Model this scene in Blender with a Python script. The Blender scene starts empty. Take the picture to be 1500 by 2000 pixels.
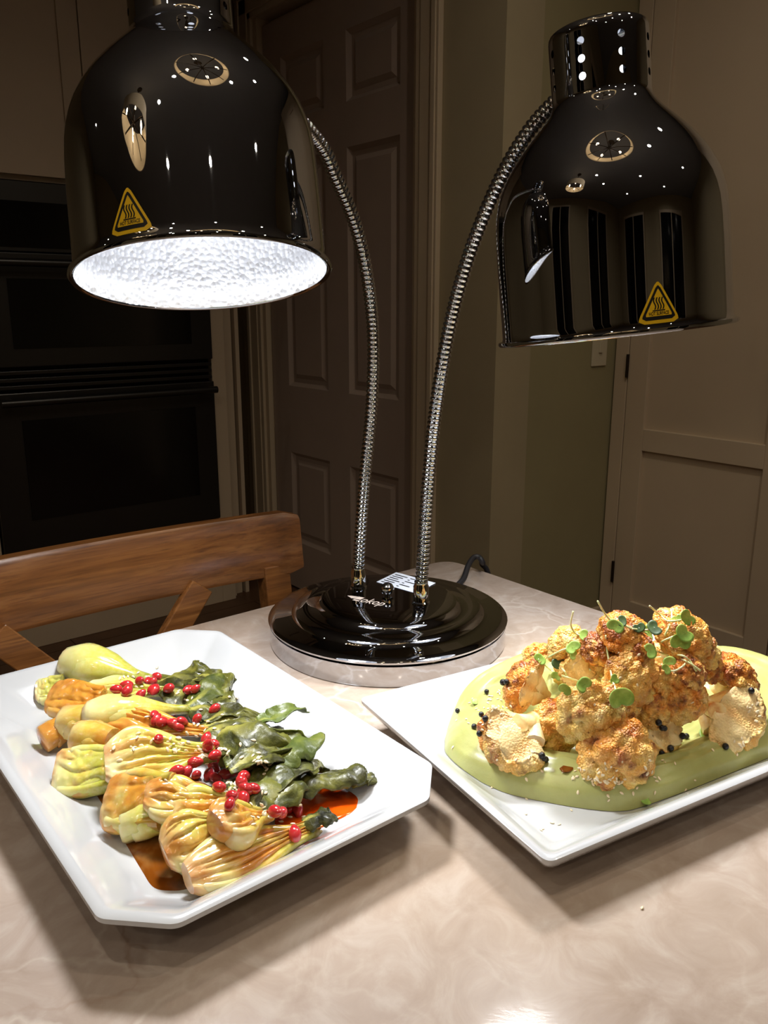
import bpy, bmesh, math, random
import numpy as np
from mathutils import Vector, Matrix, noise
random.seed(7)
scene = bpy.context.scene
C = scene.collection
PI = math.pi
V = Vector

# ------------------------------------------------------------------ camera, world, exposure
F_PX, PITCH, YAW = 1600.0, math.atan(404 / 1600.0), math.radians(51)
T = 0.75                       # table top height
CAM = V((0, 0, T + 0.345))
FH = V((math.cos(YAW), math.sin(YAW), 0)); RT = V((math.sin(YAW), -math.cos(YAW), 0))
FW = FH * math.cos(PITCH) - V((0, 0, 1)) * math.sin(PITCH)
UP = FH * math.sin(PITCH) + V((0, 0, 1)) * math.cos(PITCH)
cam_d = bpy.data.cameras.new('camera'); cam = bpy.data.objects.new('camera', cam_d); C.objects.link(cam)
cam_d.sensor_fit = 'VERTICAL'; cam_d.sensor_height = 36; cam_d.lens = 36 * F_PX / 2000
cam_d.clip_start = 0.01; cam_d.clip_end = 50
M = Matrix((RT, UP, -FW)).transposed().to_4x4(); M.translation = CAM; cam.matrix_world = M
scene.camera = cam
W = bpy.data.worlds.new('world'); scene.world = W; W.use_nodes = True
W.node_tree.nodes['Background'].inputs[0].default_value = (0.02, 0.022, 0.03, 1)
W.node_tree.nodes['Background'].inputs[1].default_value = 0.2
vs = scene.view_settings
vs.view_transform = 'Standard'; vs.look = 'None'; vs.gamma = 1; vs.exposure = 0.0; vs.use_curve_mapping = False
HEAT_W = 1.55                  # each heat lamp
ROOM_W = 2.3                   # each recessed downlight
CHAND_E = 14.0                 # chandelier bulbs

def ray(x, y): return FW + RT * ((x - 750) / F_PX) - UP * ((y - 1000) / F_PX)
def onz(x, y, z): r = ray(x, y); return CAM + r * ((z - CAM.z) / r.z)
def onx(x, y, X): r = ray(x, y); return CAM + r * (X / r.x)
def ony(x, y, Y): r = ray(x, y); return CAM + r * (Y / r.y)
def proj(P):
    v = V(P) - CAM; d = v.dot(FW); return (750 + F_PX * v.dot(RT) / d, 1000 - F_PX * v.dot(UP) / d)

# ------------------------------------------------------------------ materials
def lin(r, g, b):
    f = lambda c: c / 12.92 if c <= 0.04045 else ((c + 0.055) / 1.055) ** 2.4
    return (f(r / 255), f(g / 255), f(b / 255), 1)
class Mat:
    def __init__(s, name):
        s.m = bpy.data.materials.new(name); s.m.use_nodes = True
        s.nt = s.m.node_tree; s.N = s.nt.nodes; s.bs = s.N['Principled BSDF']
    def n(s, t, **kw):
        o = s.N.new(t)
        for k, v in kw.items():
            if hasattr(o, k): setattr(o, k, v)
            else: o.inputs[k.replace('_', ' ')].default_value = v
        return o
    def link(s, a, b): s.nt.links.new(a, b)
    def set(s, **kw):
        for k, v in kw.items(): s.bs.inputs[k.replace('_', ' ')].default_value = v
        return s
    def coord(s, kind='Object', scale=(1, 1, 1)):
        tc = s.n('ShaderNodeTexCoord'); mp = s.n('ShaderNodeMapping'); mp.inputs['Scale'].default_value = scale
        s.link(tc.outputs[kind], mp.inputs[0]); return mp.outputs[0]
    def noise(s, vec, scale, detail=5, rough=0.55, dist=0.0):
        o = s.n('ShaderNodeTexNoise', Scale=scale, Detail=detail, Roughness=rough, Distortion=dist); s.link(vec, o.inputs['Vector']); return o.outputs[0]
    def ramp(s, fac, stops):
        o = s.n('ShaderNodeValToRGB'); e = o.color_ramp.elements
        while len(e) < len(stops): e.new(0.5)
        for i, (p, c) in enumerate(stops): e[i].position = p; e[i].color = c
        s.link(fac, o.inputs[0]); return o.outputs[0]
    def mix(s, fac, a, b, mode='MIX'):
        o = s.n('ShaderNodeMix', data_type='RGBA', blend_type=mode)
        if isinstance(fac, (int, float)): o.inputs[0].default_value = fac
        else: s.link(fac, o.inputs[0])
        for i, c in ((6, a), (7, b)):
            if isinstance(c, tuple): o.inputs[i].default_value = c
            else: s.link(c, o.inputs[i])
        return o.outputs[2]
    def math(s, op, a, b=0.0):
        o = s.n('ShaderNodeMath', operation=op)
        for i, c in ((0, a), (1, b)):
            if isinstance(c, (int, float)): o.inputs[i].default_value = c
            else: s.link(c, o.inputs[i])
        return o.outputs[0]
    def bump(s, h, strength=0.3, dist=0.001):
        o = s.n('ShaderNodeBump', Strength=strength, Distance=dist); s.link(h, o.inputs['Height']); s.link(o.outputs[0], s.bs.inputs['Normal'])
    def color(s, c): s.link(c, s.bs.inputs['Base Color'])
    def attr(s, name):
        o = s.n('ShaderNodeAttribute', attribute_name=name); sp = s.n('ShaderNodeSeparateColor'); s.link(o.outputs['Color'], sp.inputs[0]); return sp.outputs
MT = {}
def simple(name, col, rough=0.5, metal=0.0, vary=0.0, vscale=8, bump=0.0, bscale=80, **kw):
    m = Mat(name); m.set(Base_Color=col, Roughness=rough, Metallic=metal, **kw)
    if vary:
        vec = m.coord(); n = m.noise(vec, vscale)
        d = tuple(c * (1 - vary) for c in col[:3]) + (1,); l = tuple(min(1, c * (1 + vary)) for c in col[:3]) + (1,)
        m.color(m.ramp(n, [(0.3, d), (0.7, l)]))
    if bump:
        m.bump(m.noise(m.coord(), bscale), bump, 0.002)
    MT[name] = m.m; return m
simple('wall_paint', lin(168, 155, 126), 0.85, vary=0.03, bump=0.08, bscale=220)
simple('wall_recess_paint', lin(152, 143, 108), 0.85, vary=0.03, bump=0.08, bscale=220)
simple('trim_paint', lin(196, 178, 152), 0.5, vary=0.02)
simple('door_paint', lin(168, 150, 138), 0.5, vary=0.03, bump=0.03, bscale=60)
simple('cabinet_paint', lin(200, 181, 156), 0.5, vary=0.02)
simple('ceiling_paint', lin(146, 150, 160), 0.9, vary=0.02)
simple('black_glass', (0.004, 0.004, 0.005, 1), 0.12, vary=0.2)
simple('steel', (0.07, 0.067, 0.065, 1), 0.35, 0.9, vary=0.08, vscale=3)
simple('dark_void', (0.006, 0.006, 0.007, 1), 0.6, vary=0.2)
simple('chrome', (0.46, 0.475, 0.51, 1), 0.014, 1.0, vary=0.02, vscale=30)
simple('chrome_dark', (0.42, 0.42, 0.44, 1), 0.03, 1.0, vary=0.02, vscale=30)
simple('porcelain', (0.54, 0.55, 0.565, 1), 0.14, vary=0.01, vscale=20, Coat_Weight=0.5, Coat_Roughness=0.05)
simple('rubber', (0.012, 0.012, 0.015, 1), 0.5, vary=0.2)
simple('yellow_print', lin(236, 190, 20), 0.4, vary=0.03)
simple('black_print', (0.006, 0.006, 0.006, 1), 0.4, vary=0.1)
simple('label_paper', lin(205, 212, 225), 0.5, vary=0.02)
simple('etched_print', lin(190, 176, 165), 0.6, vary=0.03)
simple('plastic_white', lin(200, 190, 165), 0.4, vary=0.02)
simple('peppercorn', (0.008, 0.007, 0.009, 1), 0.22, vary=0.3, vscale=400, bump=0.2, bscale=900)
simple('seed', lin(240, 222, 186), 0.45, vary=0.12, vscale=120)
simple('cream_shade', lin(240, 222, 190), 0.8, vary=0.03)
simple('bronze', (0.05, 0.035, 0.025, 1), 0.4, 0.8, vary=0.1)
simple('red_cloth', lin(150, 20, 20), 0.8, vary=0.1)
simple('floor_wood_base', lin(90, 62, 42), 0.45, vary=0.2)
def emit(name, col, s):
    m = Mat(name); m.set(Base_Color=col, Emission_Color=col, Emission_Strength=s); n = m.noise(m.coord(), 40)
    m.color(m.ramp(n, [(0, col), (1, tuple(c * 0.97 for c in col[:3]) + (1,))])); MT[name] = m.m
emit('bulb_glow', (0.97, 0.98, 1, 1), 1.9)
emit('downlight_glow', (1, 0.86, 0.66, 1), 22)
emit('candle_bulb', (1, 0.78, 0.5, 1), CHAND_E)

def mk_liner():
    m = Mat('liner'); m.set(Base_Color=(0.86, 0.88, 0.92, 1), Roughness=0.42, Metallic=0.55)
    v = m.coord(); o = m.n('ShaderNodeTexVoronoi', Scale=240); m.link(v, o.inputs['Vector']); m.bump(o.outputs['Distance'], 0.6, 0.002); MT['liner'] = m.m
mk_liner()

def mk_stone():
    m = Mat('quartzite'); v = m.coord()
    n1 = m.noise(v, 5, 6, 0.6, 0.6); n2 = m.noise(v, 26, 8, 0.62, 1.2); n3 = m.noise(v, 2.2, 4, 0.5, 0.3)
    base = m.ramp(n1, [(0.25, lin(172, 154, 142)), (0.5, lin(196, 180, 168)), (0.75, lin(214, 202, 192))])
    fine = m.ramp(n2, [(0.3, lin(160, 140, 126)), (0.5, lin(196, 180, 168)), (0.7, lin(232, 225, 217))])
    c = m.mix(0.5, base, fine)
    warm = m.ramp(n3, [(0.42, lin(206, 188, 174)), (0.62, lin(226, 196, 158))])
    c = m.mix(0.28, c, warm)
    # veins
    w = m.n('ShaderNodeTexVoronoi', feature='DISTANCE_TO_EDGE', Scale=14); 
    nv = m.n('ShaderNodeTexNoise', Scale=9, Detail=5); m.link(v, nv.inputs['Vector'])
    vv = m.n('ShaderNodeVectorMath', operation='MULTIPLY_ADD'); m.link(nv.outputs['Color'], vv.inputs[0]); vv.inputs[1].default_value = (0.16, 0.16, 0.16); m.link(v, vv.inputs[2])
    m.link(vv.outputs[0], w.inputs['Vector'])
    vein = m.ramp(w.outputs['Distance'], [(0.0, (1, 1, 1, 1)), (0.05, (0, 0, 0, 1))])
    vm = m.math('MULTIPLY', vein, m.ramp(m.noise(v, 4, 3), [(0.42, (0, 0, 0, 1)), (0.7, (0.8, 0.8, 0.8, 1))]))
    c = m.mix(vm, c, lin(240, 230, 218))
    w2 = m.n('ShaderNodeTexVoronoi', feature='DISTANCE_TO_EDGE', Scale=4.5); m.link(vv.outputs[0], w2.inputs['Vector'])
    vein2 = m.ramp(w2.outputs['Distance'], [(0.0, (0.5, 0.5, 0.5, 1)), (0.012, (0, 0, 0, 1))])
    vm2 = m.math('MULTIPLY', vein2, m.ramp(m.noise(v, 7, 2), [(0.5, (0, 0, 0, 1)), (0.7, (1, 1, 1, 1))]))
    c = m.mix(vm2, c, lin(150, 112, 84))
    c = m.mix(1.0, c, (0.77, 0.765, 0.77, 1), 'MULTIPLY')
    m.color(c); m.set(Roughness=0.12, Specular_IOR_Level=0.3)
    m.bump(n2, 0.12, 0.0012); MT['quartzite'] = m.m
mk_stone()

def mk_wood():
    m = Mat('chair_wood'); v = m.coord('Object', (1.6, 30, 30))
    n = m.noise(v, 4, 7, 0.6, 0.4); n2 = m.noise(m.coord('Object', (6, 160, 160)), 3, 4)
    c = m.ramp(n, [(0.3, lin(104, 64, 32)), (0.5, lin(136, 87, 44)), (0.72, lin(164, 112, 62))])
    c = m.mix(m.ramp(n2, [(0.52, (0, 0, 0, 1)), (0.7, (0.55, 0.55, 0.55, 1))]), c, lin(82, 46, 20))
    m.color(c); m.set(Roughness=0.34, Coat_Weight=0.4, Coat_Roughness=0.22); m.bump(n2, 0.12, 0.0008); MT['chair_wood'] = m.m
mk_wood()

def mk_bok():
    m = Mat('bok_choy_flesh'); a = m.attr('tint'); v = m.coord()
    g = m.ramp(a[0], [(0.0, lin(232, 220, 172)), (0.12, lin(226, 218, 150)), (0.4, lin(206, 200, 92)), (0.8, lin(168, 168, 58)), (1.0, lin(110, 112, 38))])
    st = m.noise(m.coord('Object', (1, 1, 1)), 240, 4, 0.6); g = m.mix(m.ramp(st, [(0.4, (0, 0, 0, 1)), (0.7, (0.35, 0.35, 0.35, 1))]), g, lin(228, 222, 160))
    n = m.noise(v, 30, 5, 0.58, 0.5)
    am = m.ramp(m.math('ADD', m.math('MULTIPLY', n, 0.9), m.math('SUBTRACT', a[1], 0.5)), [(0.2, (0, 0, 0, 1)), (0.62, (0.9, 0.9, 0.9, 1))])
    g = m.mix(am, g, m.ramp(n, [(0.38, lin(220, 154, 58)), (0.62, lin(184, 106, 30))]))
    br = m.ramp(a[2], [(0.2, (0, 0, 0, 1)), (0.9, (0.9, 0.9, 0.9, 1))])
    g = m.mix(br, g, lin(176, 104, 58))
    m.color(g); m.set(Roughness=0.2, Coat_Weight=0.5, Coat_Roughness=0.08, Subsurface_Weight=0.25, Subsurface_Scale=0.008)
    m.bump(m.noise(v, 160, 4), 0.25, 0.001); MT['bok_choy_flesh'] = m.m
    m = Mat('bok_choy_leaf'); v = m.coord(); n = m.noise(v, 60, 5, 0.6, 0.6); a = m.attr('tint')
    c = m.ramp(n, [(0.3, lin(22, 22, 7)), (0.46, lin(60, 60, 20)), (0.6, lin(96, 96, 36)), (0.8, lin(142, 132, 60))])
    c = m.mix(m.ramp(a[0], [(0.1, (0.8, 0.8, 0.8, 1)), (0.3, (0, 0, 0, 1))]), c, lin(168, 162, 78))
    c = m.mix(m.ramp(a[1], [(0.3, (0, 0, 0, 1)), (1, (0.75, 0.75, 0.75, 1))]), c, lin(96, 116, 48))
    m.color(c); m.set(Roughness=0.42, Specular_IOR_Level=0.35, Coat_Weight=0.15, Coat_Roughness=0.2)
    m.bump(m.noise(v, 130, 5, 0.6), 0.5, 0.002); MT['bok_choy_leaf'] = m.m
mk_bok()

def mk_cauli():
    m = Mat('cauliflower_curd'); a = m.attr('tint'); v = m.coord()
    n = m.noise(v, 90, 5, 0.6); vo = m.n('ShaderNodeTexVoronoi', Scale=620); m.link(v, vo.inputs['Vector'])
    base = m.ramp(n, [(0.3, lin(242, 188, 84)), (0.5, lin(248, 210, 116)), (0.7, lin(251, 228, 158))])
    gold = m.ramp(n, [(0.3, lin(222, 112, 18)), (0.7, lin(242, 158, 38))])
    c = m.mix(a[0], base, gold)
    sp = m.math('MULTIPLY', a[1], m.ramp(m.noise(v, 260, 3), [(0.3, (0.5, 0.5, 0.5, 1)), (0.6, (1, 1, 1, 1))]))
    c = m.mix(sp, c, m.ramp(n, [(0.36, lin(84, 26, 8)), (0.62, lin(170, 74, 18))]))
    c = m.mix(a[2], c, lin(242, 222, 170))
    m.color(c); m.set(Roughness=0.42, Coat_Weight=0.15, Coat_Roughness=0.2, Subsurface_Weight=0.1, Subsurface_Scale=0.004)
    m.bump(m.math('MULTIPLY', m.math('SUBTRACT', 1.0, vo.outputs['Distance']), m.math('SUBTRACT', 1.0, a[2])), 0.9, 0.0014); MT['cauliflower_curd'] = m.m
    m = Mat('cauliflower_stem'); v = m.coord(); n = m.noise(v, 70, 5)
    m.color(m.ramp(n, [(0.3, lin(204, 120, 40)), (0.46, lin(236, 198, 128)), (0.65, lin(246, 228, 178))]))
    m.set(Roughness=0.4, Coat_Weight=0.2, Subsurface_Weight=0.1, Subsurface_Scale=0.004); m.bump(n, 0.2, 0.002); MT['cauliflower_stem'] = m.m
mk_cauli()

def mk_food():
    m = Mat('green_puree'); v = m.coord(); n = m.noise(v, 30, 5)
    m.color(m.ramp(n, [(0.3, lin(158, 159, 92)), (0.7, lin(178, 179, 110))])); m.set(Roughness=0.36, Coat_Weight=0.2, Coat_Roughness=0.25, Subsurface_Weight=0.08, Subsurface_Scale=0.004)
    m.bump(m.noise(v, 120, 5, 0.65), 0.22, 0.0015); MT['green_puree'] = m.m
    m = Mat('aril'); v = m.coord(); n = m.noise(v, 190, 3)
    m.color(m.ramp(n, [(0.32, lin(112, 4, 14)), (0.52, lin(186, 16, 30)), (0.74, lin(232, 120, 112))]))
    m.set(Roughness=0.1, Coat_Weight=0.8, Coat_Roughness=0.04, Subsurface_Weight=0.25, Subsurface_Scale=0.004); MT['aril'] = m.m
    m = Mat('soy_sauce'); v = m.coord(); n = m.noise(v, 22, 4, 0.5, 0.4)
    m.color(m.ramp(n, [(0.34, lin(72, 32, 6)), (0.5, lin(124, 66, 16)), (0.66, lin(196, 146, 84))]))
    m.set(Roughness=0.06, Coat_Weight=0.5, Coat_Roughness=0.03); MT['soy_sauce'] = m.m
    m = Mat('amber_sauce'); v = m.coord(); n = m.noise(v, 26, 4, 0.5, 0.4)
    m.color(m.ramp(n, [(0.32, lin(120, 26, 2)), (0.46, lin(196, 66, 4)), (0.7, lin(224, 92, 10))]))
    m.set(Roughness=0.06, Coat_Weight=0.5, Coat_Roughness=0.03); MT['amber_sauce'] = m.m
    m = Mat('sprout_leaf'); v = m.coord(); n = m.noise(v, 140, 3)
    m.color(m.ramp(n, [(0.3, lin(118, 158, 62)), (0.55, lin(150, 186, 84)), (0.75, lin(178, 206, 112))])); m.set(Roughness=0.42, Subsurface_Weight=0.1, Subsurface_Scale=0.003); MT['sprout_leaf'] = m.m
    m = Mat('sprout_leaf_dark'); v = m.coord(); n = m.noise(v, 140, 3)
    m.color(m.ramp(n, [(0.3, lin(36, 58, 36)), (0.7, lin(78, 104, 58))])); m.set(Roughness=0.42); MT['sprout_leaf_dark'] = m.m
    m = Mat('sprout_stem'); v = m.coord(); n = m.noise(v, 90, 3)
    m.color(m.ramp(n, [(0.3, lin(196, 206, 130)), (0.7, lin(232, 230, 184))])); m.set(Roughness=0.4, Subsurface_Weight=0.1, Subsurface_Scale=0.003); MT['sprout_stem'] = m.m
mk_food()

# ------------------------------------------------------------------ object helpers
ORI = {}
def tag(o, label, cat=None, group=None, kind=None):
    if label: o['label'] = label
    if cat: o['category'] = cat
    if group: o['group'] = group
    if kind: o['kind'] = kind
    return o
def thing(name, label, cat, loc=(0, 0, 0), group=None):
    o = bpy.data.objects.new(name, None); C.objects.link(o); o.location = loc; o.empty_display_size = 0.02
    ORI[o.name] = V(loc); return tag(o, label, cat, group)
class MB:
    def __init__(s): s.v = []; s.f = []; s.m = []; s.c = None
    def add(s, vs, fs, mi=0):
        k = len(s.v); s.v += [V(p) for p in vs]; s.f += [tuple(i + k for i in f) for f in fs]; s.m += [mi] * len(fs); return s
    def box(s, a, b, mi=0):
        x0, y0, z0 = a; x1, y1, z1 = b
        x0, x1 = min(x0, x1), max(x0, x1); y0, y1 = min(y0, y1), max(y0, y1); z0, z1 = min(z0, z1), max(z0, z1)
        return s.add([(x0, y0, z0), (x1, y0, z0), (x1, y1, z0), (x0, y1, z0), (x0, y0, z1), (x1, y0, z1), (x1, y1, z1), (x0, y1, z1)],
                     [(3, 2, 1, 0), (4, 5, 6, 7), (0, 1, 5, 4), (1, 2, 6, 5), (2, 3, 7, 6), (3, 0, 4, 7)], mi)
    def bar(s, p, q, w, h, side, mi=0):
        p, q = V(p), V(q); d = (q - p).normalized(); sd = V(side); sd = (sd - d * sd.dot(d)).normalized(); u = d.cross(sd)
        pts = [c + sd * (i * w / 2) + u * (j * h / 2) for c in (p, q) for i, j in ((-1, -1), (1, -1), (1, 1), (-1, 1))]
        return s.add(pts, [(3, 2, 1, 0), (4, 5, 6, 7), (0, 1, 5, 4), (1, 2, 6, 5), (2, 3, 7, 6), (3, 0, 4, 7)], mi)
    def lathe(s, prof, n=64, o=(0, 0, 0), ax=(0, 0, 1), mi=0):
        o = V(o); ax = V(ax).normalized(); u, v = frame(ax); vs = []; fs = []
        for t, r in prof:
            for i in range(n):
                a = 2 * PI * i / n; vs.append(o + ax * t + (u * math.cos(a) + v * math.sin(a)) * max(r, 1e-5))
        for j in range(len(prof) - 1):
            for i in range(n):
                k = (i + 1) % n; fs.append((j * n + i, j * n + k, (j + 1) * n + k, (j + 1) * n + i))
        return s.add(vs, fs, mi)
    def tube(s, pts, rad, n=10, mi=0, cap=True, flat=1.0, upv=None):
        pts = [V(p) for p in pts]; N = len(pts); vs = []; fs = []
        prev = None
        for j, p in enumerate(pts):
            d = (pts[min(j + 1, N - 1)] - pts[max(j - 1, 0)]).normalized()
            if prev is None:
                ref = V(upv) if upv else (V((0, 0, 1)) if abs(d.z) < 0.9 else V((1, 0, 0)))
                u = (ref - d * ref.dot(d)).normalized()
            else: u = (prev - d * prev.dot(d)).normalized()
            prev = u; w = d.cross(u); r = rad(j / (N - 1)) if callable(rad) else rad
            for i in range(n):
                a = 2 * PI * i / n; vs.append(p + u * (math.cos(a) * r * flat) + w * (math.sin(a) * r))
        for j in range(N - 1):
            for i in range(n):
                k = (i + 1) % n; fs.append((j * n + i, j * n + k, (j + 1) * n + k, (j + 1) * n + i))
        if cap: fs += [tuple(reversed(range(n))), tuple(range((N - 1) * n, N * n))]
        return s.add(vs, fs, mi)
    def build(s, name, mats, parent=None, smooth=None, bevel=0.0, loc=None, tint=None, solid=0.0):
        o0 = ORI[parent.name] if parent else V(loc) if loc is not None else V((0, 0, 0))
        me = bpy.data.meshes.new(name); me.from_pydata([tuple(p - o0) for p in s.v], [], s.f)
        if not isinstance(mats, (list, tuple)): mats = [mats]
        for m in mats: me.materials.append(MT[m])
        if len(mats) > 1: me.polygons.foreach_set('material_index', s.m)
        bm = bmesh.new(); bm.from_mesh(me); bmesh.ops.recalc_face_normals(bm, faces=bm.faces[:]); bm.to_mesh(me); bm.free()
        if tint is not None:
            at = me.color_attributes.new('tint', 'FLOAT_COLOR', 'POINT'); at.data.foreach_set('color', np.asarray(tint, dtype=np.float32).ravel())
        if smooth is not None:
            me.polygons.foreach_set('use_smooth', [True] * len(me.polygons))
            if smooth < 180: me.set_sharp_from_angle(angle=math.radians(smooth))
        o = bpy.data.objects.new(name, me); C.objects.link(o)
        if parent: o.parent = parent; ORI[o.name] = o0
        else: o.location = o0; ORI[o.name] = o0
        if bevel:
            b = o.modifiers.new('bevel', 'BEVEL'); b.width = bevel; b.segments = 2; b.limit_method = 'ANGLE'
        if solid:
            b = o.modifiers.new('solid', 'SOLIDIFY'); b.thickness = solid; b.offset = 0
        return o
def frame(ax):
    ax = V(ax).normalized(); r = V((0, 0, 1)) if abs(ax.z) < 0.9 else V((1, 0, 0))
    u = (r - ax * r.dot(ax)).normalized(); return u, ax.cross(u)
def spline(pts, n):
    pts = [V(p) for p in pts]; out = []
    P = [2 * pts[0] - pts[1]] + pts + [2 * pts[-1] - pts[-2]]; m = len(pts) - 1
    for i in range(n + 1):
        t = i / n * m; k = min(int(t), m - 1); t -= k; a, b, c, d = P[k:k + 4]
        out.append(0.5 * ((2 * b) + (c - a) * t + (2 * a - 5 * b + 4 * c - d) * t * t + (3 * b - a - 3 * c + d) * t ** 3))
    return out
def box(name, a, b, mat, parent=None, bevel=0.0, kind=None, loc=None):
    o = MB().box(a, b).build(name, mat, parent, bevel=bevel, loc=loc)
    if kind: o['kind'] = kind
    return o
def struct(o): o['kind'] = 'structure'; return o

# ------------------------------------------------------------------ the room
XD, YR, XC, YO = 1.65, 1.558, 2.179, 2.67       # door wall, recess wall, pantry front, oven front
XL, YB, ZC = -3.0, -3.0, 2.55
fl = struct(MB().box((XL, YB, -0.1), (2.6, 3.2, -0.006)).build('floor', 'floor_wood_base'))
k = 0
for yy in np.arange(YB, 3.2, 0.14):
    off = (k * 0.47) % 1.1
    for xx in np.arange(XL - off, 2.6, 1.3):
        a, b = max(XL, xx), min(2.6, xx + 1.297)
        if b - a > 0.05: MB().box((a, yy, -0.006), (b, yy + 0.137, 0.0)).build('floor_plank', 'floor_wood_base', fl)
    k += 1
struct(MB().box((XL, YB, ZC), (2.6, 3.2, ZC + 0.1)).build('ceiling', 'ceiling_paint'))
struct(MB().box((XL, 3.1, 0), (XD, 3.2, ZC)).build('wall_back', 'wall_paint'))
w = MB()
w.box((XD, YR, 0), (XD + 0.14, 1.86, ZC)); w.box((XD, 2.80, 0), (XD + 0.14, 3.2, ZC)); w.box((XD, 1.86, 2.09), (XD + 0.14, 2.80, ZC))
struct(w.build('wall_door', 'wall_paint'))
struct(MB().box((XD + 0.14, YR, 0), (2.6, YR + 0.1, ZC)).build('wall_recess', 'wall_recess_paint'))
struct(MB().box((2.5, YB, 0), (2.6, YR, ZC)).build('wall_right', 'wall_paint'))
struct(MB().box((XL, YB - 0.1, 0), (2.6, YB, ZC)).build('wall_front', 'wall_paint'))
struct(MB().box((XL - 0.1, YB, 0), (XL, 3.2, ZC)).build('wall_left', 'wall_paint'))
# windows at night in the walls behind the photographer
for i, (a, b) in enumerate([((-2.3, YB, 0.9), (-0.9, YB + 0.03, 2.1)), ((0.2, YB, 0.05), (1.5, YB + 0.03, 2.1)), ((XL, -1.8, 0.9), (XL + 0.03, -0.6, 2.1)), ((XL, 0.6, 0.05), (XL + 0.03, 1.7, 2.1))]):
    wn = struct(box('window_%d' % (i + 1), a, b, 'black_glass'))
    a, b = V(a), V(b); e = 0.07
    ax = 0 if abs(b.x - a.x) > abs(b.y - a.y) else 1
    q = MB()
    def sub(u0, u1, z0, z1):
        if ax == 0: q.box((u0, a.y, z0), (u1, b.y + 0.02, z1))
        else: q.box((a.x, u0, z0), (b.x + 0.02, u1, z1))
    u0, u1 = (a.x, b.x) if ax == 0 else (a.y, b.y)
    sub(u0 - e, u0, a.z - e, b.z + e); sub(u1, u1 + e, a.z - e, b.z + e); sub(u0, u1, b.z, b.z + e); sub(u0, u1, a.z - e, a.z); sub((u0 + u1) / 2 - 0.02, (u0 + u1) / 2 + 0.02, a.z, b.z)
    q.build('window_frame', 'trim_paint', wn)

# six panel door
DY0, DY1, DZ = 1.905, 2.742, 2.035
dr = thing('door_1', None, None, (XD + 0.02, (DY0 + DY1) / 2, 0)); dr['kind'] = 'structure'
y0, y1 = DY0 + 0.02, DY1 - 0.004
pz = [(0.20, 0.552), (0.803, 1.58), (1.712, 1.915)]; py = [(1.988, 2.25), (2.372, 2.626)]
sl = MB(); D0, D1 = XD + 0.02, XD + 0.055
for a, b in ((y0, py[0][0]), (py[0][1], py[1][0]), (py[1][1], y1)): sl.box((D0, a, 0.01), (D1, b, DZ))
zz = [0.01] + [c for p in pz for c in p] + [DZ]
for a, b in py:
    for i in range(0, len(zz), 2): sl.box((D0, a, zz[i]), (D1, b, zz[i + 1]))
slab = sl.build('door_slab', 'door_paint', dr)
for a, b in py:
    for c, d in pz:
        q = MB(); e, g = 0.014, 0.036
        ring = lambda i, x: [(x, a + i, c + i), (x, b - i, c + i), (x, b - i, d - i), (x, a + i, d - i)]
        vs_ = ring(0, D0) + ring(e, D0 + 0.013) + ring(g * 0.8, D0 + 0.013) + ring(g * 1.25, D0 + 0.004)
        fs_ = [(j * 4 + i, j * 4 + (i + 1) % 4, j * 4 + 4 + (i + 1) % 4, j * 4 + 4 + i) for j in range(3) for i in range(4)] + [(12, 13, 14, 15)]
        q.add(vs_, fs_).build('door_panel', 'door_paint', dr)
# door frame: jambs and casings
def casing(name, y0, y1, z0, z1, horiz=False):
    q = MB(); w = (y1 - y0) if not horiz else (z1 - z0)
    for f0, f1, d in ((0, 0.22, 0.012), (0.22, 0.72, 0.016), (0.72, 0.9, 0.022), (0.9, 1.0, 0.018)):
        if horiz: q.box((XD - d, y0, z0 + w * f0), (XD, y1, z0 + w * f1))
        elif name == 'trim_1': q.box((XD - d, y1 - w * f1, z0), (XD, y1 - w * f0, z1))
        else: q.box((XD - d, y0 + w * f0, z0), (XD, y0 + w * f1, z1))
    return struct(q.build(name, 'trim_paint', bevel=0.002))
casing('trim_1', 1.785, 1.885, 0, 2.14); casing('trim_2', 2.765, 2.86, 0, 2.14); casing('trim_3', 1.785, 2.86, 2.06, 2.155, True)
j = MB(); j.box((XD, 1.86, 0), (XD + 0.14, DY0, 2.09)); j.box((XD, DY1 + 0.003, 0), (XD + 0.14, 2.80, 2.09)); j.box((XD, DY0, 2.06), (XD + 0.14, DY1, 2.09)); j.box((D1 + 0.004, DY0, 0), (D1 + 0.02, DY1, 2.06))
struct(j.build('trim_4', 'trim_paint'))
struct(box('baseboard_recess', (XD + 0.14, YR - 0.014, 0), (XC + 0.02, YR, 0.12), 'trim_paint', bevel=0.003))
struct(box('baseboard_door', (XD - 0.014, YR, 0), (XD, 1.785, 0.12), 'trim_paint', bevel=0.003))
# wall switch
sw = thing('light_switch', 'cream switch plate on the recessed wall beside the pantry cupboard', 'switch', (2.105, YR, 0.97))
box('plate', (2.065, YR - 0.006, 0.915), (2.135, YR, 1.03), 'plastic_white', sw, 0.002)
box('toggle', (2.093, YR - 0.011, 0.955), (2.107, YR - 0.006, 0.99), 'plastic_white', sw, 0.001)

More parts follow.
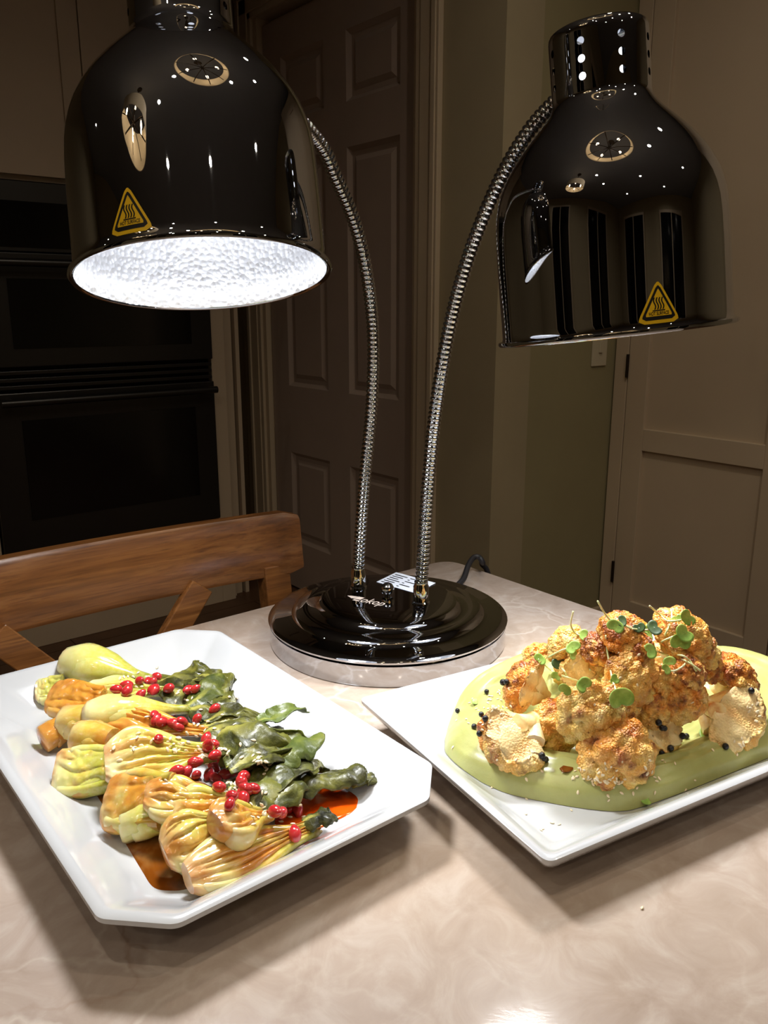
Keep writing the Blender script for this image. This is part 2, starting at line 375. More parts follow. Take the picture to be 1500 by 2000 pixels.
# pantry cupboard at right
pc = thing('pantry_cupboard', 'tall beige pantry cupboard with framed panel doors and dark hinge', 'cupboard', (2.33, 0.9, 0))
box('body', (XC + 0.022, 0.05, 0.0), (2.47, 1.545, 2.4), 'cabinet_paint', pc)
box('face_stile', (XC, 1.505, 0.0), (XC + 0.022, 1.552, 2.4), 'cabinet_paint', pc, 0.002)
def shaker(y0, y1, z0, z1, rails, hinge):
    d = MB()
    sw_ = 0.068; x0, x1 = XC, XC + 0.021
    d.box((x0, y0, z0), (x1, y0 + sw_, z1)); d.box((x0, y1 - sw_, z0), (x1, y1, z1))
    for a, b in rails: d.box((x0, y0 + sw_, a), (x1, y1 - sw_, b))
    o = d.build('door', 'cabinet_paint', pc, bevel=0.0015)
    zs = sorted(rails)
    for (a, b), (c, e) in zip(zs[:-1], zs[1:]):
        box('panel', (x0 + 0.012, y0 + sw_ - 0.004, b - 0.004), (x0 + 0.019, y1 - sw_ + 0.004, c + 0.004), 'cabinet_paint', o)
    for hz in hinge:
        MB().tube([(x0 - 0.004, y1 + 0.002, hz), (x0 - 0.004, y1 + 0.002, hz + 0.07)], 0.005, 10).build('hinge', 'bronze', o, smooth=40)
    MB().tube([(x0 - 0.02, y0 + 0.03, 1.0), (x0 - 0.02, y0 + 0.03, 1.12)], 0.005, 10).build('handle', 'bronze', o, smooth=40)
RL = [(0.1, 0.17), (0.661, 0.728), (2.2, 2.28)]
shaker(0.985, 1.502, 0.1, 2.28, RL, [0.88, 0.22, 2.0]); shaker(0.46, 0.981, 0.1, 2.28, RL, [0.88])
box('toe_kick', (XC + 0.02, 0.46, 0.0), (XC + 0.03, 1.5, 0.1), 'dark_void', pc)

# oven tower
OX0, OX1 = 0.618, 1.376
ot = thing('oven_cupboard', 'tall painted cupboard built around the dark double oven', 'cupboard', (1.0, 2.88, 0))
q = MB(); q.box((OX0 - 0.05, YO, 0), (OX0, 3.08, 2.4)); q.box((OX1, YO, 0), (OX1 + 0.055, 3.08, 2.4)); q.box((OX0, YO + 0.03, 1.454), (OX1, 3.08, 2.4)); q.box((OX0, YO, 0), (OX1, 3.08, 0.3))
q.build('body', 'cabinet_paint', ot, bevel=0.002)
for a, b in ((OX0 + 0.002, 0.997), (1.001, OX1 - 0.002)):
    d = MB(); s_ = 0.06
    d.box((a, YO + 0.004, 1.468), (a + s_, YO + 0.026, 2.38)); d.box((b - s_, YO + 0.004, 1.468), (b, YO + 0.026, 2.38)); d.box((a, YO + 0.004, 1.468), (b, YO + 0.026, 1.53)); d.box((a, YO + 0.004, 2.31), (b, YO + 0.026, 2.38))
    o = d.build('door', 'cabinet_paint', ot); box('panel', (a + s_ - 0.003, YO + 0.012, 1.526), (b - s_ + 0.003, YO + 0.022, 2.314), 'cabinet_paint', o)
q = MB(); q.box((OX1 + 0.06, YO + 0.03, 0), (OX1 + 0.075, 3.08, 2.4)); q.box((OX1 + 0.085, YO + 0.05, 0), (OX1 + 0.11, 3.08, 2.4)); q.box((OX1 + 0.12, YO + 0.04, 0), (OX1 + 0.135, 3.08, 2.4)); q.box((OX1 + 0.055, YO + 0.1, 0), (OX1 + 0.15, 3.08, 2.4))
q.build('fluted_filler', 'cabinet_paint', ot)
ov = thing('double_oven', 'dark steel built-in double oven with black glass windows and bar handles', 'oven', (1.0, 2.88, 0.3))
box('body', (OX0 + 0.003, YO + 0.02, 0.302), (OX1 - 0.003, 3.05, 1.45), 'dark_void', ov)
cp = box('control_panel', (OX0 + 0.003, YO - 0.006, 1.25), (OX1 - 0.003, YO + 0.02, 1.448), 'steel', ov, 0.002)
box('display_glass', (OX0 + 0.02, YO - 0.009, 1.262), (OX1 - 0.02, YO - 0.004, 1.392), 'black_glass', cp)
def oven_door(z0, z1, w0, w1, hz):
    d = box('door', (OX0 + 0.004, YO - 0.02, z0), (OX1 - 0.004, YO + 0.02, z1), 'steel', ov, 0.003)
    box('window_glass', (0.714, YO - 0.023, w0), (1.294, YO - 0.018, w1), 'black_glass', d)
    h = MB().tube([(OX0 + 0.03, YO - 0.07, hz), (OX1 - 0.02, YO - 0.07, hz)], 0.012, 14)
    for x in (OX0 + 0.07, OX1 - 0.06): h.tube([(x, YO - 0.02, hz), (x, YO - 0.07, hz)], 0.009, 10)
    h.build('handle', 'steel', d, smooth=40)
oven_door(0.912, 1.246, 0.967, 1.172, 1.216); oven_door(0.335, 0.835, 0.434, 0.75, 0.81)
for i in range(3): box('vent_slat', (OX0 + 0.006, YO - 0.012, 0.845 + i * 0.022), (OX1 - 0.006, YO + 0.02, 0.856 + i * 0.022), 'steel', ov, 0.001)

# ceiling downlights and chandeliers (seen mirrored in the chrome)
dl = [(-0.25, 0.1), (0.75, -0.2), (1.2, 0.85), (1.3, 0.15), (-0.9, -0.1), (-1.3, -0.6), (-0.1, -1.2), (1.5, -1.1), (-1.9, 0.7), (-1.3, -2.0), (0.6, -2.2), (-2.1, 2.2)]
DLL = ['beside the door', 'by the pantry']
for i, (x, y) in enumerate(dl):
    t = thing('ceiling_downlight', 'small round recessed ceiling downlight with a white ring, switched on', 'downlight', (x, y, ZC), 'ceiling downlights')
    MB().lathe([(0, 0.055), (-0.006, 0.055), (-0.008, 0.042), (0.0, 0.034)], 24, (x, y, ZC)).build('trim_ring', 'ceiling_paint', t, smooth=40)
    MB().lathe([(-0.003, 0.0), (-0.003, 0.034)], 24, (x, y, ZC)).build('lens', 'downlight_glow', t)
    L = bpy.data.lights.new('downlight', 'AREA'); L.shape = 'DISK'; L.size = 0.06; L.energy = ROOM_W; L.color = (1, 0.87, 0.70); L.spread = math.radians(150)
    lo = bpy.data.objects.new('downlight_lamp', L); C.objects.link(lo); lo.parent = t; lo.location = (0, 0, -0.012)
def chandelier(x, y, z, R, label):
    t = thing('drum_chandelier', label, 'chandelier', (x, y, z))
    MB().lathe([(0, R), (0.17, R), (0.17, R - 0.006), (0, R - 0.006), (0, R)], 64, (x, y, z)).build('drum_shade', 'cream_shade', t, smooth=40)
    MB().lathe([(0.02, 0.0), (0.02, 0.02), (0.05, 0.03), (0.1, 0.014), (ZC - z - 0.03, 0.008), (ZC - z - 0.03, 0.06), (ZC - z, 0.06)], 20, (x, y, z)).build('stem', 'bronze', t, smooth=40)
    for i in range(8):
        a = i * PI / 4; d = V((math.cos(a), math.sin(a), 0)); c = V((x, y, z + 0.04))
        arm = MB().tube([c, c + d * (R - 0.005)], 0.006, 8).build('arm', 'bronze', t, smooth=60)
        if i % 2 == 0:
            b = c + d * R * 0.62
            MB().lathe([(0.0, 0.0), (0.0, 0.012), (0.03, 0.012), (0.034, 0.008), (0.05, 0.018), (0.072, 0.014), (0.09, 0.0)], 14, b).build('bulb', 'candle_bulb', arm, smooth=60)
chandelier(0.29, 0.28, 2.0, 0.27, 'cream drum chandelier with bronze arms hanging above the heat lamp')
chandelier(-0.95, 0.45, 2.0, 0.26, 'smaller cream drum chandelier hanging beyond the end of the stone table')

# ------------------------------------------------------------------ table
TX0, TX1, TY0, TY1 = -0.62, 0.762, -1.0, 0.798
tb = thing('stone_table', 'table with a polished cream and pink quartzite top', 'table', (0.07, -0.1, 0))
def rrect(cx, cy, a, b, r, z, n=6, ang=0.0, ch=None):
    pts = []
    if ch:
        cor = [(a, -b + ch), (a, b - ch), (a - ch, b), (-a + ch, b), (-a, b - ch), (-a, -b + ch), (-a + ch, -b), (a - ch, -b)]
    else: cor = [(a, -b), (a, b), (-a, b), (-a, -b)]
    m = len(cor)
    for i in range(m):
        p = V(cor[i]); d0 = (V(cor[i - 1]) - p).normalized(); d1 = (V(cor[(i + 1) % m]) - p).normalized()
        half = math.acos(max(-1, min(1, d0.dot(d1)))) / 2; k = r / math.tan(half)
        A = p + d0 * k; B = p + d1 * k
        for j in range(n + 1):
            t = j / n; pts.append(A * (1 - t) ** 2 + p * 2 * t * (1 - t) + B * t * t)
    ca, sa = math.cos(ang), math.sin(ang)
    return [V((cx + p.x * ca - p.y * sa, cy + p.x * sa + p.y * ca, z)) for p in pts]
def loft(rings, capb=True, capt=True):
    q = MB(); n = len(rings[0]); vs_ = [p for r in rings for p in r]; fs_ = []
    for j in range(len(rings) - 1):
        for i in range(n): fs_.append((j * n + i, j * n + (i + 1) % n, (j + 1) * n + (i + 1) % n, (j + 1) * n + i))
    if capb: fs_.append(tuple(reversed(range(n))))
    if capt: fs_.append(tuple(range((len(rings) - 1) * n, len(rings) * n)))
    return q.add(vs_, fs_)
tcx, tcy, ta, tb_ = (TX0 + TX1) / 2, (TY0 + TY1) / 2, (TX1 - TX0) / 2, (TY1 - TY0) / 2
loft([rrect(tcx, tcy, ta - i, tb_ - i, 0.03 - i, z) for i, z in ((0.004, T - 0.03), (0, T - 0.026), (0, T - 0.004), (0.001, T - 0.001), (0.004, T))]).build('tabletop', 'quartzite', tb, smooth=30)
q = MB(); q.box((TX0 + 0.1, TY0 + 0.1, T - 0.13), (TX1 - 0.1, TY0 + 0.125, T - 0.03)); q.box((TX0 + 0.1, TY1 - 0.125, T - 0.13), (TX1 - 0.1, TY1 - 0.1, T - 0.03)); q.box((TX0 + 0.1, TY0 + 0.1, T - 0.13), (TX0 + 0.125, TY1 - 0.1, T - 0.03)); q.box((TX1 - 0.125, TY0 + 0.1, T - 0.13), (TX1 - 0.1, TY1 - 0.1, T - 0.03))
q.build('apron', 'chair_wood', tb)
for x in (TX0 + 0.12, TX1 - 0.12):
    for y in (TY0 + 0.12, TY1 - 0.12):
        MB().lathe([(0, 0.02), (0.1, 0.028), (0.45, 0.036), (0.6, 0.03), (T - 0.03, 0.036)], 20, (x, y, 0)).build('leg', 'chair_wood', tb, smooth=40)

# ------------------------------------------------------------------ chair
cx0, cx1, cy = 0.045, 0.540, 0.855
ch = thing('dining_chair', 'brown wooden dining chair with curved top rail and crossed back', 'chair', ((cx0 + cx1) / 2, cy + 0.2 - 0.4, 0))
def railY(x): return 0.858 - 0.022 * (1 - ((x - (cx0 + cx1) / 2) / ((cx1 - cx0) / 2)) ** 2) * -1 - 0.018
q = MB(); n = 28; vs_ = []; fs_ = []
for i in range(n + 1):
    x = cx0 + (cx1 - cx0) * i / n; y = railY(x); e = min(i, n - i); top = 0.846 if e > 0 else 0.841; bot = 0.770 if e > 0 else 0.775
    sec = [(-0.009, bot), (-0.0105, bot + 0.004), (-0.0105, top - 0.005), (-0.007, top), (0.008, top), (0.0115, top - 0.005), (0.0115, bot + 0.004), (0.009, bot)]
    vs_ += [(x, y + a + (b - 0.8) * 0.12, b) for a, b in sec]
for i in range(n):
    for j in range(8): fs_.append((i * 8 + j, i * 8 + (j + 1) % 8, (i + 1) * 8 + (j + 1) % 8, (i + 1) * 8 + j))
fs_ += [tuple(range(7, -1, -1)), tuple(range(n * 8, n * 8 + 8))]
q.add(vs_, fs_).build('top_rail', 'chair_wood', ch, smooth=38)
yb = lambda z: 0.846 + (z - 0.8) * 0.12
for x in (cx0 + 0.035, cx1 - 0.035):
    q = MB(); q.bar((x, yb(0.782), 0.782), (x, yb(0.45), 0.45), 0.036, 0.022, (1, 0, 0)); q.bar((x, yb(0.455), 0.455), (x, 0.845, 0.0), 0.036, 0.026, (1, 0, 0))
    q.build('back_post', 'chair_wood', ch, bevel=0.002)
xm = (cx0 + cx1) / 2
for s in (-1, 1):
    MB().bar((xm + s * 0.115, yb(0.775) + s * 0.003, 0.775), (xm - s * 0.12, yb(0.5) + s * 0.003, 0.5), 0.03, 0.012, (1, 0, 0)).build('cross_slat', 'chair_wood', ch, bevel=0.0015)
box('lower_rail', (cx0 + 0.04, 0.80, 0.47), (cx1 - 0.04, 0.818, 0.52), 'chair_wood', ch, 0.002)
loft([rrect(xm, 0.615, 0.225, 0.2, 0.04, z) for z in (0.435, 0.455)]).build('seat', 'chair_wood', ch, bevel=0.004)
for x in (cx0 + 0.05, cx1 - 0.05): MB().bar((x, 0.44, 0.435), (x, 0.44, 0), 0.034, 0.034, (1, 0, 0)).build('front_leg', 'chair_wood', ch, bevel=0.002)
for x in (cx0 + 0.05, cx1 - 0.05): MB().bar((x, 0.44, 0.2), (x, 0.835, 0.2), 0.02, 0.025, (1, 0, 0)).build('stretcher', 'chair_wood', ch)

# ------------------------------------------------------------------ heat lamp
BC = V((0.521, 0.637, T)); BR = 0.1255
hl = thing('heat_lamp', 'chrome food heat lamp with two dome shades on bendable necks', 'lamp', BC)
prof = [(0.0, 0.0), (0.0, BR - 0.001), (0.002, BR), (0.021, BR), (0.022, BR - 0.003), (0.0235, BR - 0.003), (0.0235, BR + 0.0005), (0.0255, BR + 0.0012), (0.0275, BR - 0.001), (0.0285, BR * 0.95), (0.0292, BR * 0.86), (0.0305, BR * 0.815), (0.0335, BR * 0.80), (0.0352, BR * 0.775), (0.0360, BR * 0.70), (0.0366, BR * 0.615), (0.0385, BR * 0.595), (0.0412, BR * 0.58), (0.0424, BR * 0.55), (0.0426, BR * 0.3), (0.0426, 0.0)]
base = MB().lathe(prof, 128, BC).build('base', 'chrome', hl, smooth=35)
ZT = T + 0.0426
kc = onz(757, 1163, ZT) - V((0, 0, 0.005))
MB().lathe([(0, 0.006), (0.003, 0.0055), (0.004, 0.0035), (0.008, 0.0035), (0.0085, 0.0062), (0.0115, 0.0072), (0.015, 0.0068), (0.018, 0.0048), (0.0196, 0.0018), (0.0199, 0)], 28, kc).build('knob', 'chrome', hl, smooth=50)
# rating label on the base
A_, B_, Dq = onz(735, 1137, ZT), onz(774, 1118, ZT), onz(851, 1139, ZT)
eu, ev = B_ - A_, Dq - B_; up3 = V((0, 0, 0.0003))
q = MB(); q.add([A_ + up3, A_ + ev + up3, B_ + ev + up3, B_ + up3], [(0, 1, 2, 3)], 0)
for i in range(6):
    for s0, s1 in ((0.06, 0.06 + 0.22 + 0.05 * (i % 3)), (0.45, 0.5 + 0.1 * ((i * 2) % 4))):
        t0 = 0.1 + i * 0.14; p = lambda s, t: A_ + ev * s + eu * t + up3 * 1.6
        q.add([p(s0, t0), p(s1, t0), p(s1, t0 + 0.05), p(s0, t0 + 0.05)], [(0, 1, 2, 3)], 1)
q.build('rating_label', ['label_paper', 'black_print'], base)
# text helper: flat mesh of a string, unit em size
def text_mesh(s, shear=0.0):
    cu = bpy.data.curves.new('txt', 'FONT'); cu.body = s; cu.size = 1; cu.shear = shear; cu.resolution_u = 3; cu.offset = 0.022 if s.isupper() else 0.0
    o = bpy.data.objects.new('txt', cu); C.objects.link(o); bpy.context.view_layer.update()
    me = bpy.data.meshes.new_from_object(o.evaluated_get(bpy.context.evaluated_depsgraph_get()))
    vs_ = [v.co.copy() for v in me.vertices]; fs_ = [tuple(p.vertices) for p in me.polygons]
    bpy.data.objects.remove(o); bpy.data.curves.remove(cu); bpy.data.meshes.remove(me); return vs_, fs_
P0, P1 = onz(700, 1175, ZT), onz(746, 1184, ZT); du = (P1 - P0); Lw = du.length; du.normalize(); dv = V((-du.y, du.x, 0))
vs_, fs_ = text_mesh('okop', 0.25); wx = max(v.x for v in vs_); sc = Lw / wx
q = MB().add([P0 + du * (v.x * sc) + dv * (v.y * sc * 1.5) + up3 for v in vs_], fs_)
hgt = 0.62 * sc
def tri(*pp): q.add([P0 + du * a * hgt + dv * b * hgt + up3 for a, b in pp], [tuple(range(len(pp)))])
tri((-2.3, 1.15), (-1.35, 0.55), (-0.85, 1.45), (-1.9, 1.35)); tri((-1.25, 0.6), (-0.1, 0.6), (0.05, 1.5), (-0.75, 1.5)); tri((-0.95, 0.05), (0.05, 0.05), (0.05, 0.3), (-0.8, 0.42))
q.build('brand_mark', 'etched_print', base)
# power cord
c0 = onz(905, 1131, T + 0.012); YE = 0.80
cp_ = [onz(888, 1148, T + 0.012), onz(905, 1131, T + 0.014), onz(914, 1106, T + 0.02), onz(924, 1090, T + 0.024), onz(935, 1088, T + 0.024), onz(943, 1099, T + 0.016), V((0.768, 0.738, T + 0.006)), V((0.782, 0.735, T - 0.03)), V((0.785, 0.73, T - 0.2)), V((0.80, 0.75, 0.2)), V((0.9, 0.9, 0.006)), V((1.5, 1.6, 0.006))]
MB().tube(spline(cp_, 90), 0.0036, 10).build('power_cord', 'rubber', hl, smooth=60)

R = 0.095
SP = [(0.0, 0.972), (-0.012, 0.985), (-0.014, 1.0), (0.0, 1.012), (0.022, 1.008), (0.03, 0.99), (0.03, 0.978), (0.05, 0.97), (0.1, 0.968), (0.25, 0.967), (0.45, 0.966), (0.65, 0.965), (0.85, 0.96), (0.98, 0.952), (1.08, 0.938), (1.17, 0.916), (1.25, 0.888), (1.33, 0.849), (1.41, 0.80), (1.49, 0.741), (1.57, 0.672), (1.64, 0.605), (1.70, 0.545), (1.75, 0.495), (1.79, 0.459), (1.83, 0.43), (1.86, 0.413), (1.885, 0.402)]
NROW = 19
NT0, NT1 = 1.885, 2.37
def shade_radius(t):
    for (a, ra), (b, rb) in zip(SP[7:-1], SP[8:]):
        if a <= t <= b: return ra + (rb - ra) * (t - a) / (b - a)
    return 0.4
def make_head(cen, ax, label_px, phase, foot_px, arm_px, tag_name):
    cen = V(cen); ax = V(ax).normalized()
    u = (CAM - cen); u = (u - ax * u.dot(ax)).normalized(); v = ax.cross(u)      # u faces the camera
    P = lambda th, t, r: cen + ax * (t * R) + (u * math.cos(th) + v * math.sin(th)) * (r * R)
    n = 96; q = MB(); vs_ = []; fs_ = []
    rows = [(t, r) for t, r in SP] + [(NT0 + (NT1 - NT0) * i / NROW, 0.402) for i in range(1, NROW + 1)] + [(2.395, 0.398), (2.415, 0.388), (2.428, 0.37), (2.43, 0.34), (2.43, 0.0)]
    for t, r in rows:
        for i in range(n): vs_.append(P(2 * PI * i / n + phase, t, max(r, 1e-4)))
    skip = set(); k0 = len(SP) - 1; holes = []
    for c in range(8):
        for b in (3, 8, 13):
            r0 = k0 + b; i0 = c * 12
            for a in range(4):
                for d in range(4): skip.add((r0 + a, (i0 + d) % n))
            holes.append((r0, i0))
    for j in range(len(rows) - 1):
        for i in range(n):
            if (j, i) in skip: continue
            k = (i + 1) % n; fs_.append((j * n + i, j * n + k, (j + 1) * n + k, (j + 1) * n + i))
    hs = (NT1 - NT0) / NROW
    for r0, i0 in holes:
        bd = [(r0, i0 + d) for d in range(4)] + [(r0 + a, i0 + 4) for a in range(4)] + [(r0 + 4, i0 + 4 - d) for d in range(4)] + [(r0 + 4 - a, i0) for a in range(4)]
        tc = rows[r0 + 2][0]; thc = 2 * PI * (i0 + 2) / n + phase; b0 = len(vs_); hr = 0.0295
        for (rr, ii) in bd:
            dth = (2 * PI * (ii % n if ii < n else ii) / n + phase) - thc; dt = rows[rr][0] - tc
            an = math.atan2(dt, dth * 0.402); vs_.append(P(thc + math.cos(an) * hr / 0.402, tc + math.sin(an) * hr, 0.402))
        for e in range(16):
            g = (e + 1) % 16; fs_.append((bd[e][0] * n + bd[e][1] % n, bd[g][0] * n + bd[g][1] % n, b0 + g, b0 + e))
    sh = q.add(vs_, fs_).build('shade', 'chrome', hl, smooth=55)
    lp = [(0.0, 0.968)] + [(t, r - 0.022) for t, r in SP[7:20]]
    MB().lathe([(t * R, r * R) for t, r in lp], 96, cen, ax).build('reflector_liner', 'liner', sh, smooth=180)
    MB().lathe([(0.62 * R, 0.0), (0.63 * R, 0.02), (0.66 * R, 0.034), (0.72 * R, 0.042), (0.85 * R, 0.044), (1.0 * R, 0.039), (1.2 * R, 0.027), (1.45 * R, 0.018), (2.3 * R, 0.017), (2.3 * R, 0)], 32, cen, ax).build('bulb', 'bulb_glow', sh, smooth=60)
    MB().lathe([(2.43 * R, 0.006), (2.45 * R, 0.006), (2.46 * R, 0.003), (2.53 * R, 0.003), (2.54 * R, 0)], 16, cen, ax).build('top_stud', 'chrome', sh, smooth=40)
    L = bpy.data.lights.new('heat_bulb', 'AREA'); L.shape = 'DISK'; L.size = 0.085; L.energy = HEAT_W; L.color = (0.97, 0.985, 1); L.spread = math.radians(118)
    lo = bpy.data.objects.new('heat_bulb_light', L); C.objects.link(lo); lo.parent = hl
    lo.location = cen + ax * (0.6 * R) - BC; lo.rotation_mode = 'QUATERNION'; lo.rotation_quaternion = ax.to_track_quat('Z', 'Y')
    # warning sticker: find where it sits on the drum
    best = None
    for a in range(-80, 81):
        for b in range(8, 100):
            th, t = math.radians(a), b / 100; x, y = proj(P(th, t, shade_radius(t)))
            e = (x - label_px[0]) ** 2 + (y - label_px[1]) ** 2
            if best is None or e < best[0]: best = (e, th, t)
    _, th0, t0 = best
    def S(x, y, k):                       # x, y in metres on the drum surface
        t = t0 + y / R; r = shade_radius(t); return P(th0 + x / (r * R), t, r + 0.0016 + 0.0012 * k)
    q = MB()
    def patch(pts, mi, k, nx=10):
        ys = sorted(p[1] for p in pts)
        N = 14; y0, y1 = ys[0], ys[-1]; rowsv = []; f = []
        for j in range(N + 1):
            y = y0 + (y1 - y0) * j / N; xs = []
            for (xa, ya), (xb, yb_) in zip(pts, pts[1:] + pts[:1]):
                if min(ya, yb_) - 1e-9 <= y <= max(ya, yb_) + 1e-9 and abs(ya - yb_) > 1e-9: xs.append(xa + (xb - xa) * (y - ya) / (yb_ - ya))
            if not xs: xs = [p[0] for p in pts if abs(p[1] - y) < 1e-6]
            for i in range(nx + 1): rowsv.append(S(min(xs) + (max(xs) - min(xs)) * i / nx, y, k))
        for j in range(N):
            for i in range(nx): a = j * (nx + 1) + i; f.append((a, a + 1, a + nx + 2, a + nx + 1))
        q.add(rowsv, f, mi)
    def rtri(s, r):
        h = s * 0.95; cor = [V((-s / 2, -h * 0.42)), V((s / 2, -h * 0.42)), V((0, h * 0.58))]; out = []
        for i in range(3):
            p = cor[i]; a = p + (cor[i - 1] - p).normalized() * r; b = p + (cor[(i + 1) % 3] - p).normalized() * r
            for jj in range(6): tt = jj / 5; w_ = a * (1 - tt) ** 2 + p * 2 * tt * (1 - tt) + b * tt * tt; out.append((w_.x, w_.y))
        return out
    patch(rtri(0.0335, 0.006), 0, 0); patch(rtri(0.0272, 0.004), 1, 1); patch(rtri(0.0205, 0.0008), 0, 2)
    for i in range(4):
        xc = -0.0030 + i * 0.0020
        f = []; vv_ = []
        for jj in range(13):
            y = -0.0036 + 0.0085 * jj / 12; xo = xc + 0.0007 * math.sin(jj / 12 * 2 * PI); vv_ += [S(xo - 0.0005, y, 3), S(xo + 0.0005, y, 3)]
        q.add(vv_, [(2 * jj, 2 * jj + 1, 2 * jj + 3, 2 * jj + 2) for jj in range(12)], 1)
    patch([(-0.0046, -0.0047), (0.0046, -0.0047), (0.0046, -0.0039), (-0.0046, -0.0039)], 1, 3)
    tv, tf = text_mesh('HOT SURFACE'); wx = max(v_.x for v_ in tv); s_ = 0.0148 / wx
    q.add([S((v_.x - wx / 2) * s_, -0.0075 + v_.y * s_ * 1.5, 3) for v_ in tv], tf, 1)
    st = q.build('hot_surface_sticker', ['yellow_print', 'black_print'], sh); st['label'] = 'yellow triangular HOT SURFACE sticker'
    # bendable neck: lies in the upright plane through its foot and the shade's collar
    ft = onz(*foot_px, ZT)
    col = cen + ax * (2.02 * R); d = V((ft.x - col.x, ft.y - col.y, 0)).normalized()
    att = col + (d - ax * d.dot(ax)).normalized() * (0.40 * R)
    nn = V((att.x - ft.x, att.y - ft.y, 0)).normalized(); nrm = V((-nn.y, nn.x, 0))
    pts = [ft + V((0, 0, 0.016))]
    for x, y in arm_px:
        r_ = ray(x, y); pts.append(CAM + r_ * ((ft - CAM).dot(nrm) / r_.dot(nrm)))
    pts.append(att - (att - col).normalized() * 0.004)
    sp = spline(pts, 240); Ls = [0]
    for a, b in zip(sp[:-1], sp[1:]): Ls.append(Ls[-1] + (b - a).length)
    tot = Ls[-1]; ns = int(tot / 0.0048) * 6; path = []; k = 0
    for i in range(ns + 1):
        s = tot * i / ns
        while k < len(Ls) - 2 and Ls[k + 1] < s: k += 1
        path.append(sp[k].lerp(sp[k + 1], (s - Ls[k]) / max(1e-9, Ls[k + 1] - Ls[k])))
    rr = [0.0058, 0.0066, 0.0069, 0.0069, 0.0066, 0.0058]
    arm = MB().tube(path, lambda f: rr[int(round(f * ns)) % 6], 18).build('bendable_neck', 'chrome', hl, smooth=70)
    tdir = (pts[1] - pts[0]).normalized()
    MB().lathe([(0, 0.0095), (0.002, 0.0095), (0.003, 0.0082), (0.019, 0.0082), (0.021, 0.0072), (0.024, 0.0072)], 24, ft - V((0, 0, 0.0005)), (0, 0, 1)).build('sleeve', 'chrome', arm, smooth=40)
make_head((0.2966, 0.5805, 1.1153), (0.0779, 0.233, 0.9694), (251, 415), 0.1, (700, 1147), [(703, 1060), (713, 930), (726, 790), (729, 660), (718, 545), (694, 440), (655, 345), (612, 265)], 'left')
make_head((0.5884, 0.4217, 1.0726), (-0.0662, 0.1004, 0.9927), (1288, 593), -0.47, (822, 1177), [(827, 1080), (836, 950), (851, 800), (876, 650), (905, 535), (942, 430), (988, 330), (1040, 248)], 'right')

# ------------------------------------------------------------------ plates
LPX, LPY = (0.112 + 0.348) / 2, (0.346 + 0.716) / 2; LA, LB = 0.118, 0.185
def lring(i, z, chm=0.03, r=0.012): return rrect(LPX, LPY, LA - i, LB - i, r, z, 6, 0, chm)
lpz = [(0.055, 0.0), (0.052, 0.0), (0.050, 0.004), (0.03, 0.012), (0.004, 0.0285), (0.0, 0.0315), (0.0, 0.0345), (0.003, 0.036), (0.007, 0.0345), (0.02, 0.0255), (0.034, 0.0145), (0.040, 0.0105), (0.045, 0.009), (0.05, 0.0085)]
loft([lring(i, T + z, 0.03 - min(0.012, i * 0.35), 0.012) for i, z in lpz]).build('serving_plate', 'porcelain', loc=(LPX, LPY, T), smooth=50)
tag(bpy.data.objects['serving_plate'], 'white rectangular plate with cut corners under the bok choy', 'plate')
PA = math.atan2(0.435 - 0.493, 0.719 - 0.377); PL, PF, PBk = V((0.377, 0.493)), V((0.332, 0.261)), V((0.719, 0.435))
rc = (PF + PBk) / 2; RA, RB = 0.1745, 0.1185
rpz = [(0.05, 0.0), (0.047, 0.0), (0.045, 0.004), (0.028, 0.010), (0.004, 0.0215), (0.0, 0.0275), (0.0, 0.030), (0.0025, 0.0312), (0.006, 0.030), (0.018, 0.0205), (0.030, 0.0115), (0.036, 0.0085), (0.042, 0.0078)]
rp = loft([rrect(rc.x, rc.y, RA - i, RB - i, max(0.004, 0.007 - i * 0.05), T + z, 6, PA) for i, z in rpz]).build('serving_plate', 'porcelain', loc=(rc.x, rc.y, T), smooth=50)
tag(rp, 'white rectangular plate with square corners under the cauliflower', 'plate')
LZ, RZ = T + 0.0087, T + 0.0080

# ------------------------------------------------------------------ sauces
def puddle(name, px, z, mat, label, h=0.0012):
    P = [onz(x, y, z) for x, y in px]; n = len(P); c = sum(P, V((0, 0, 0))) / n
    out = spline(P + [P[0]], n * 6)[:-1]; m = len(out); vs_ = []; fs_ = []
    lv = [(1.0, 0.0), (0.97, 0.6), (0.9, 1.0), (0.6, 1.0), (0.3, 1.0)]
    for s, hh in lv:
        for p in out: vs_.append(c + (p - c) * s + V((0, 0, h * hh)))
    vs_.append(c + V((0, 0, h)))
    for j in range(len(lv) - 1):
        for i in range(m): fs_.append((j * m + i, j * m + (i + 1) % m, (j + 1) * m + (i + 1) % m, (j + 1) * m + i))
    for i in range(m): fs_.append(((len(lv) - 1) * m + i, (len(lv) - 1) * m + (i + 1) % m, len(vs_) - 1))
    return tag(MB().add(vs_, fs_).build(name, mat, loc=tuple(c), smooth=180), label, 'sauce')
puddle('sauce_puddle', [(150, 1500), (190, 1555), (235, 1630), (275, 1700), (300, 1738), (350, 1742), (395, 1722), (430, 1690), (500, 1640), (450, 1560), (330, 1500), (230, 1480)], LZ, 'soy_sauce', 'brown soy sauce pooled along the plate edge under the bok choy bases')
puddle('sauce_puddle', [(540, 1560), (600, 1540), (650, 1538), (698, 1550), (713, 1572), (690, 1588), (645, 1608), (590, 1632), (540, 1620)], LZ, 'amber_sauce', 'bright amber sauce pool beside the curled bok choy leaf tip')

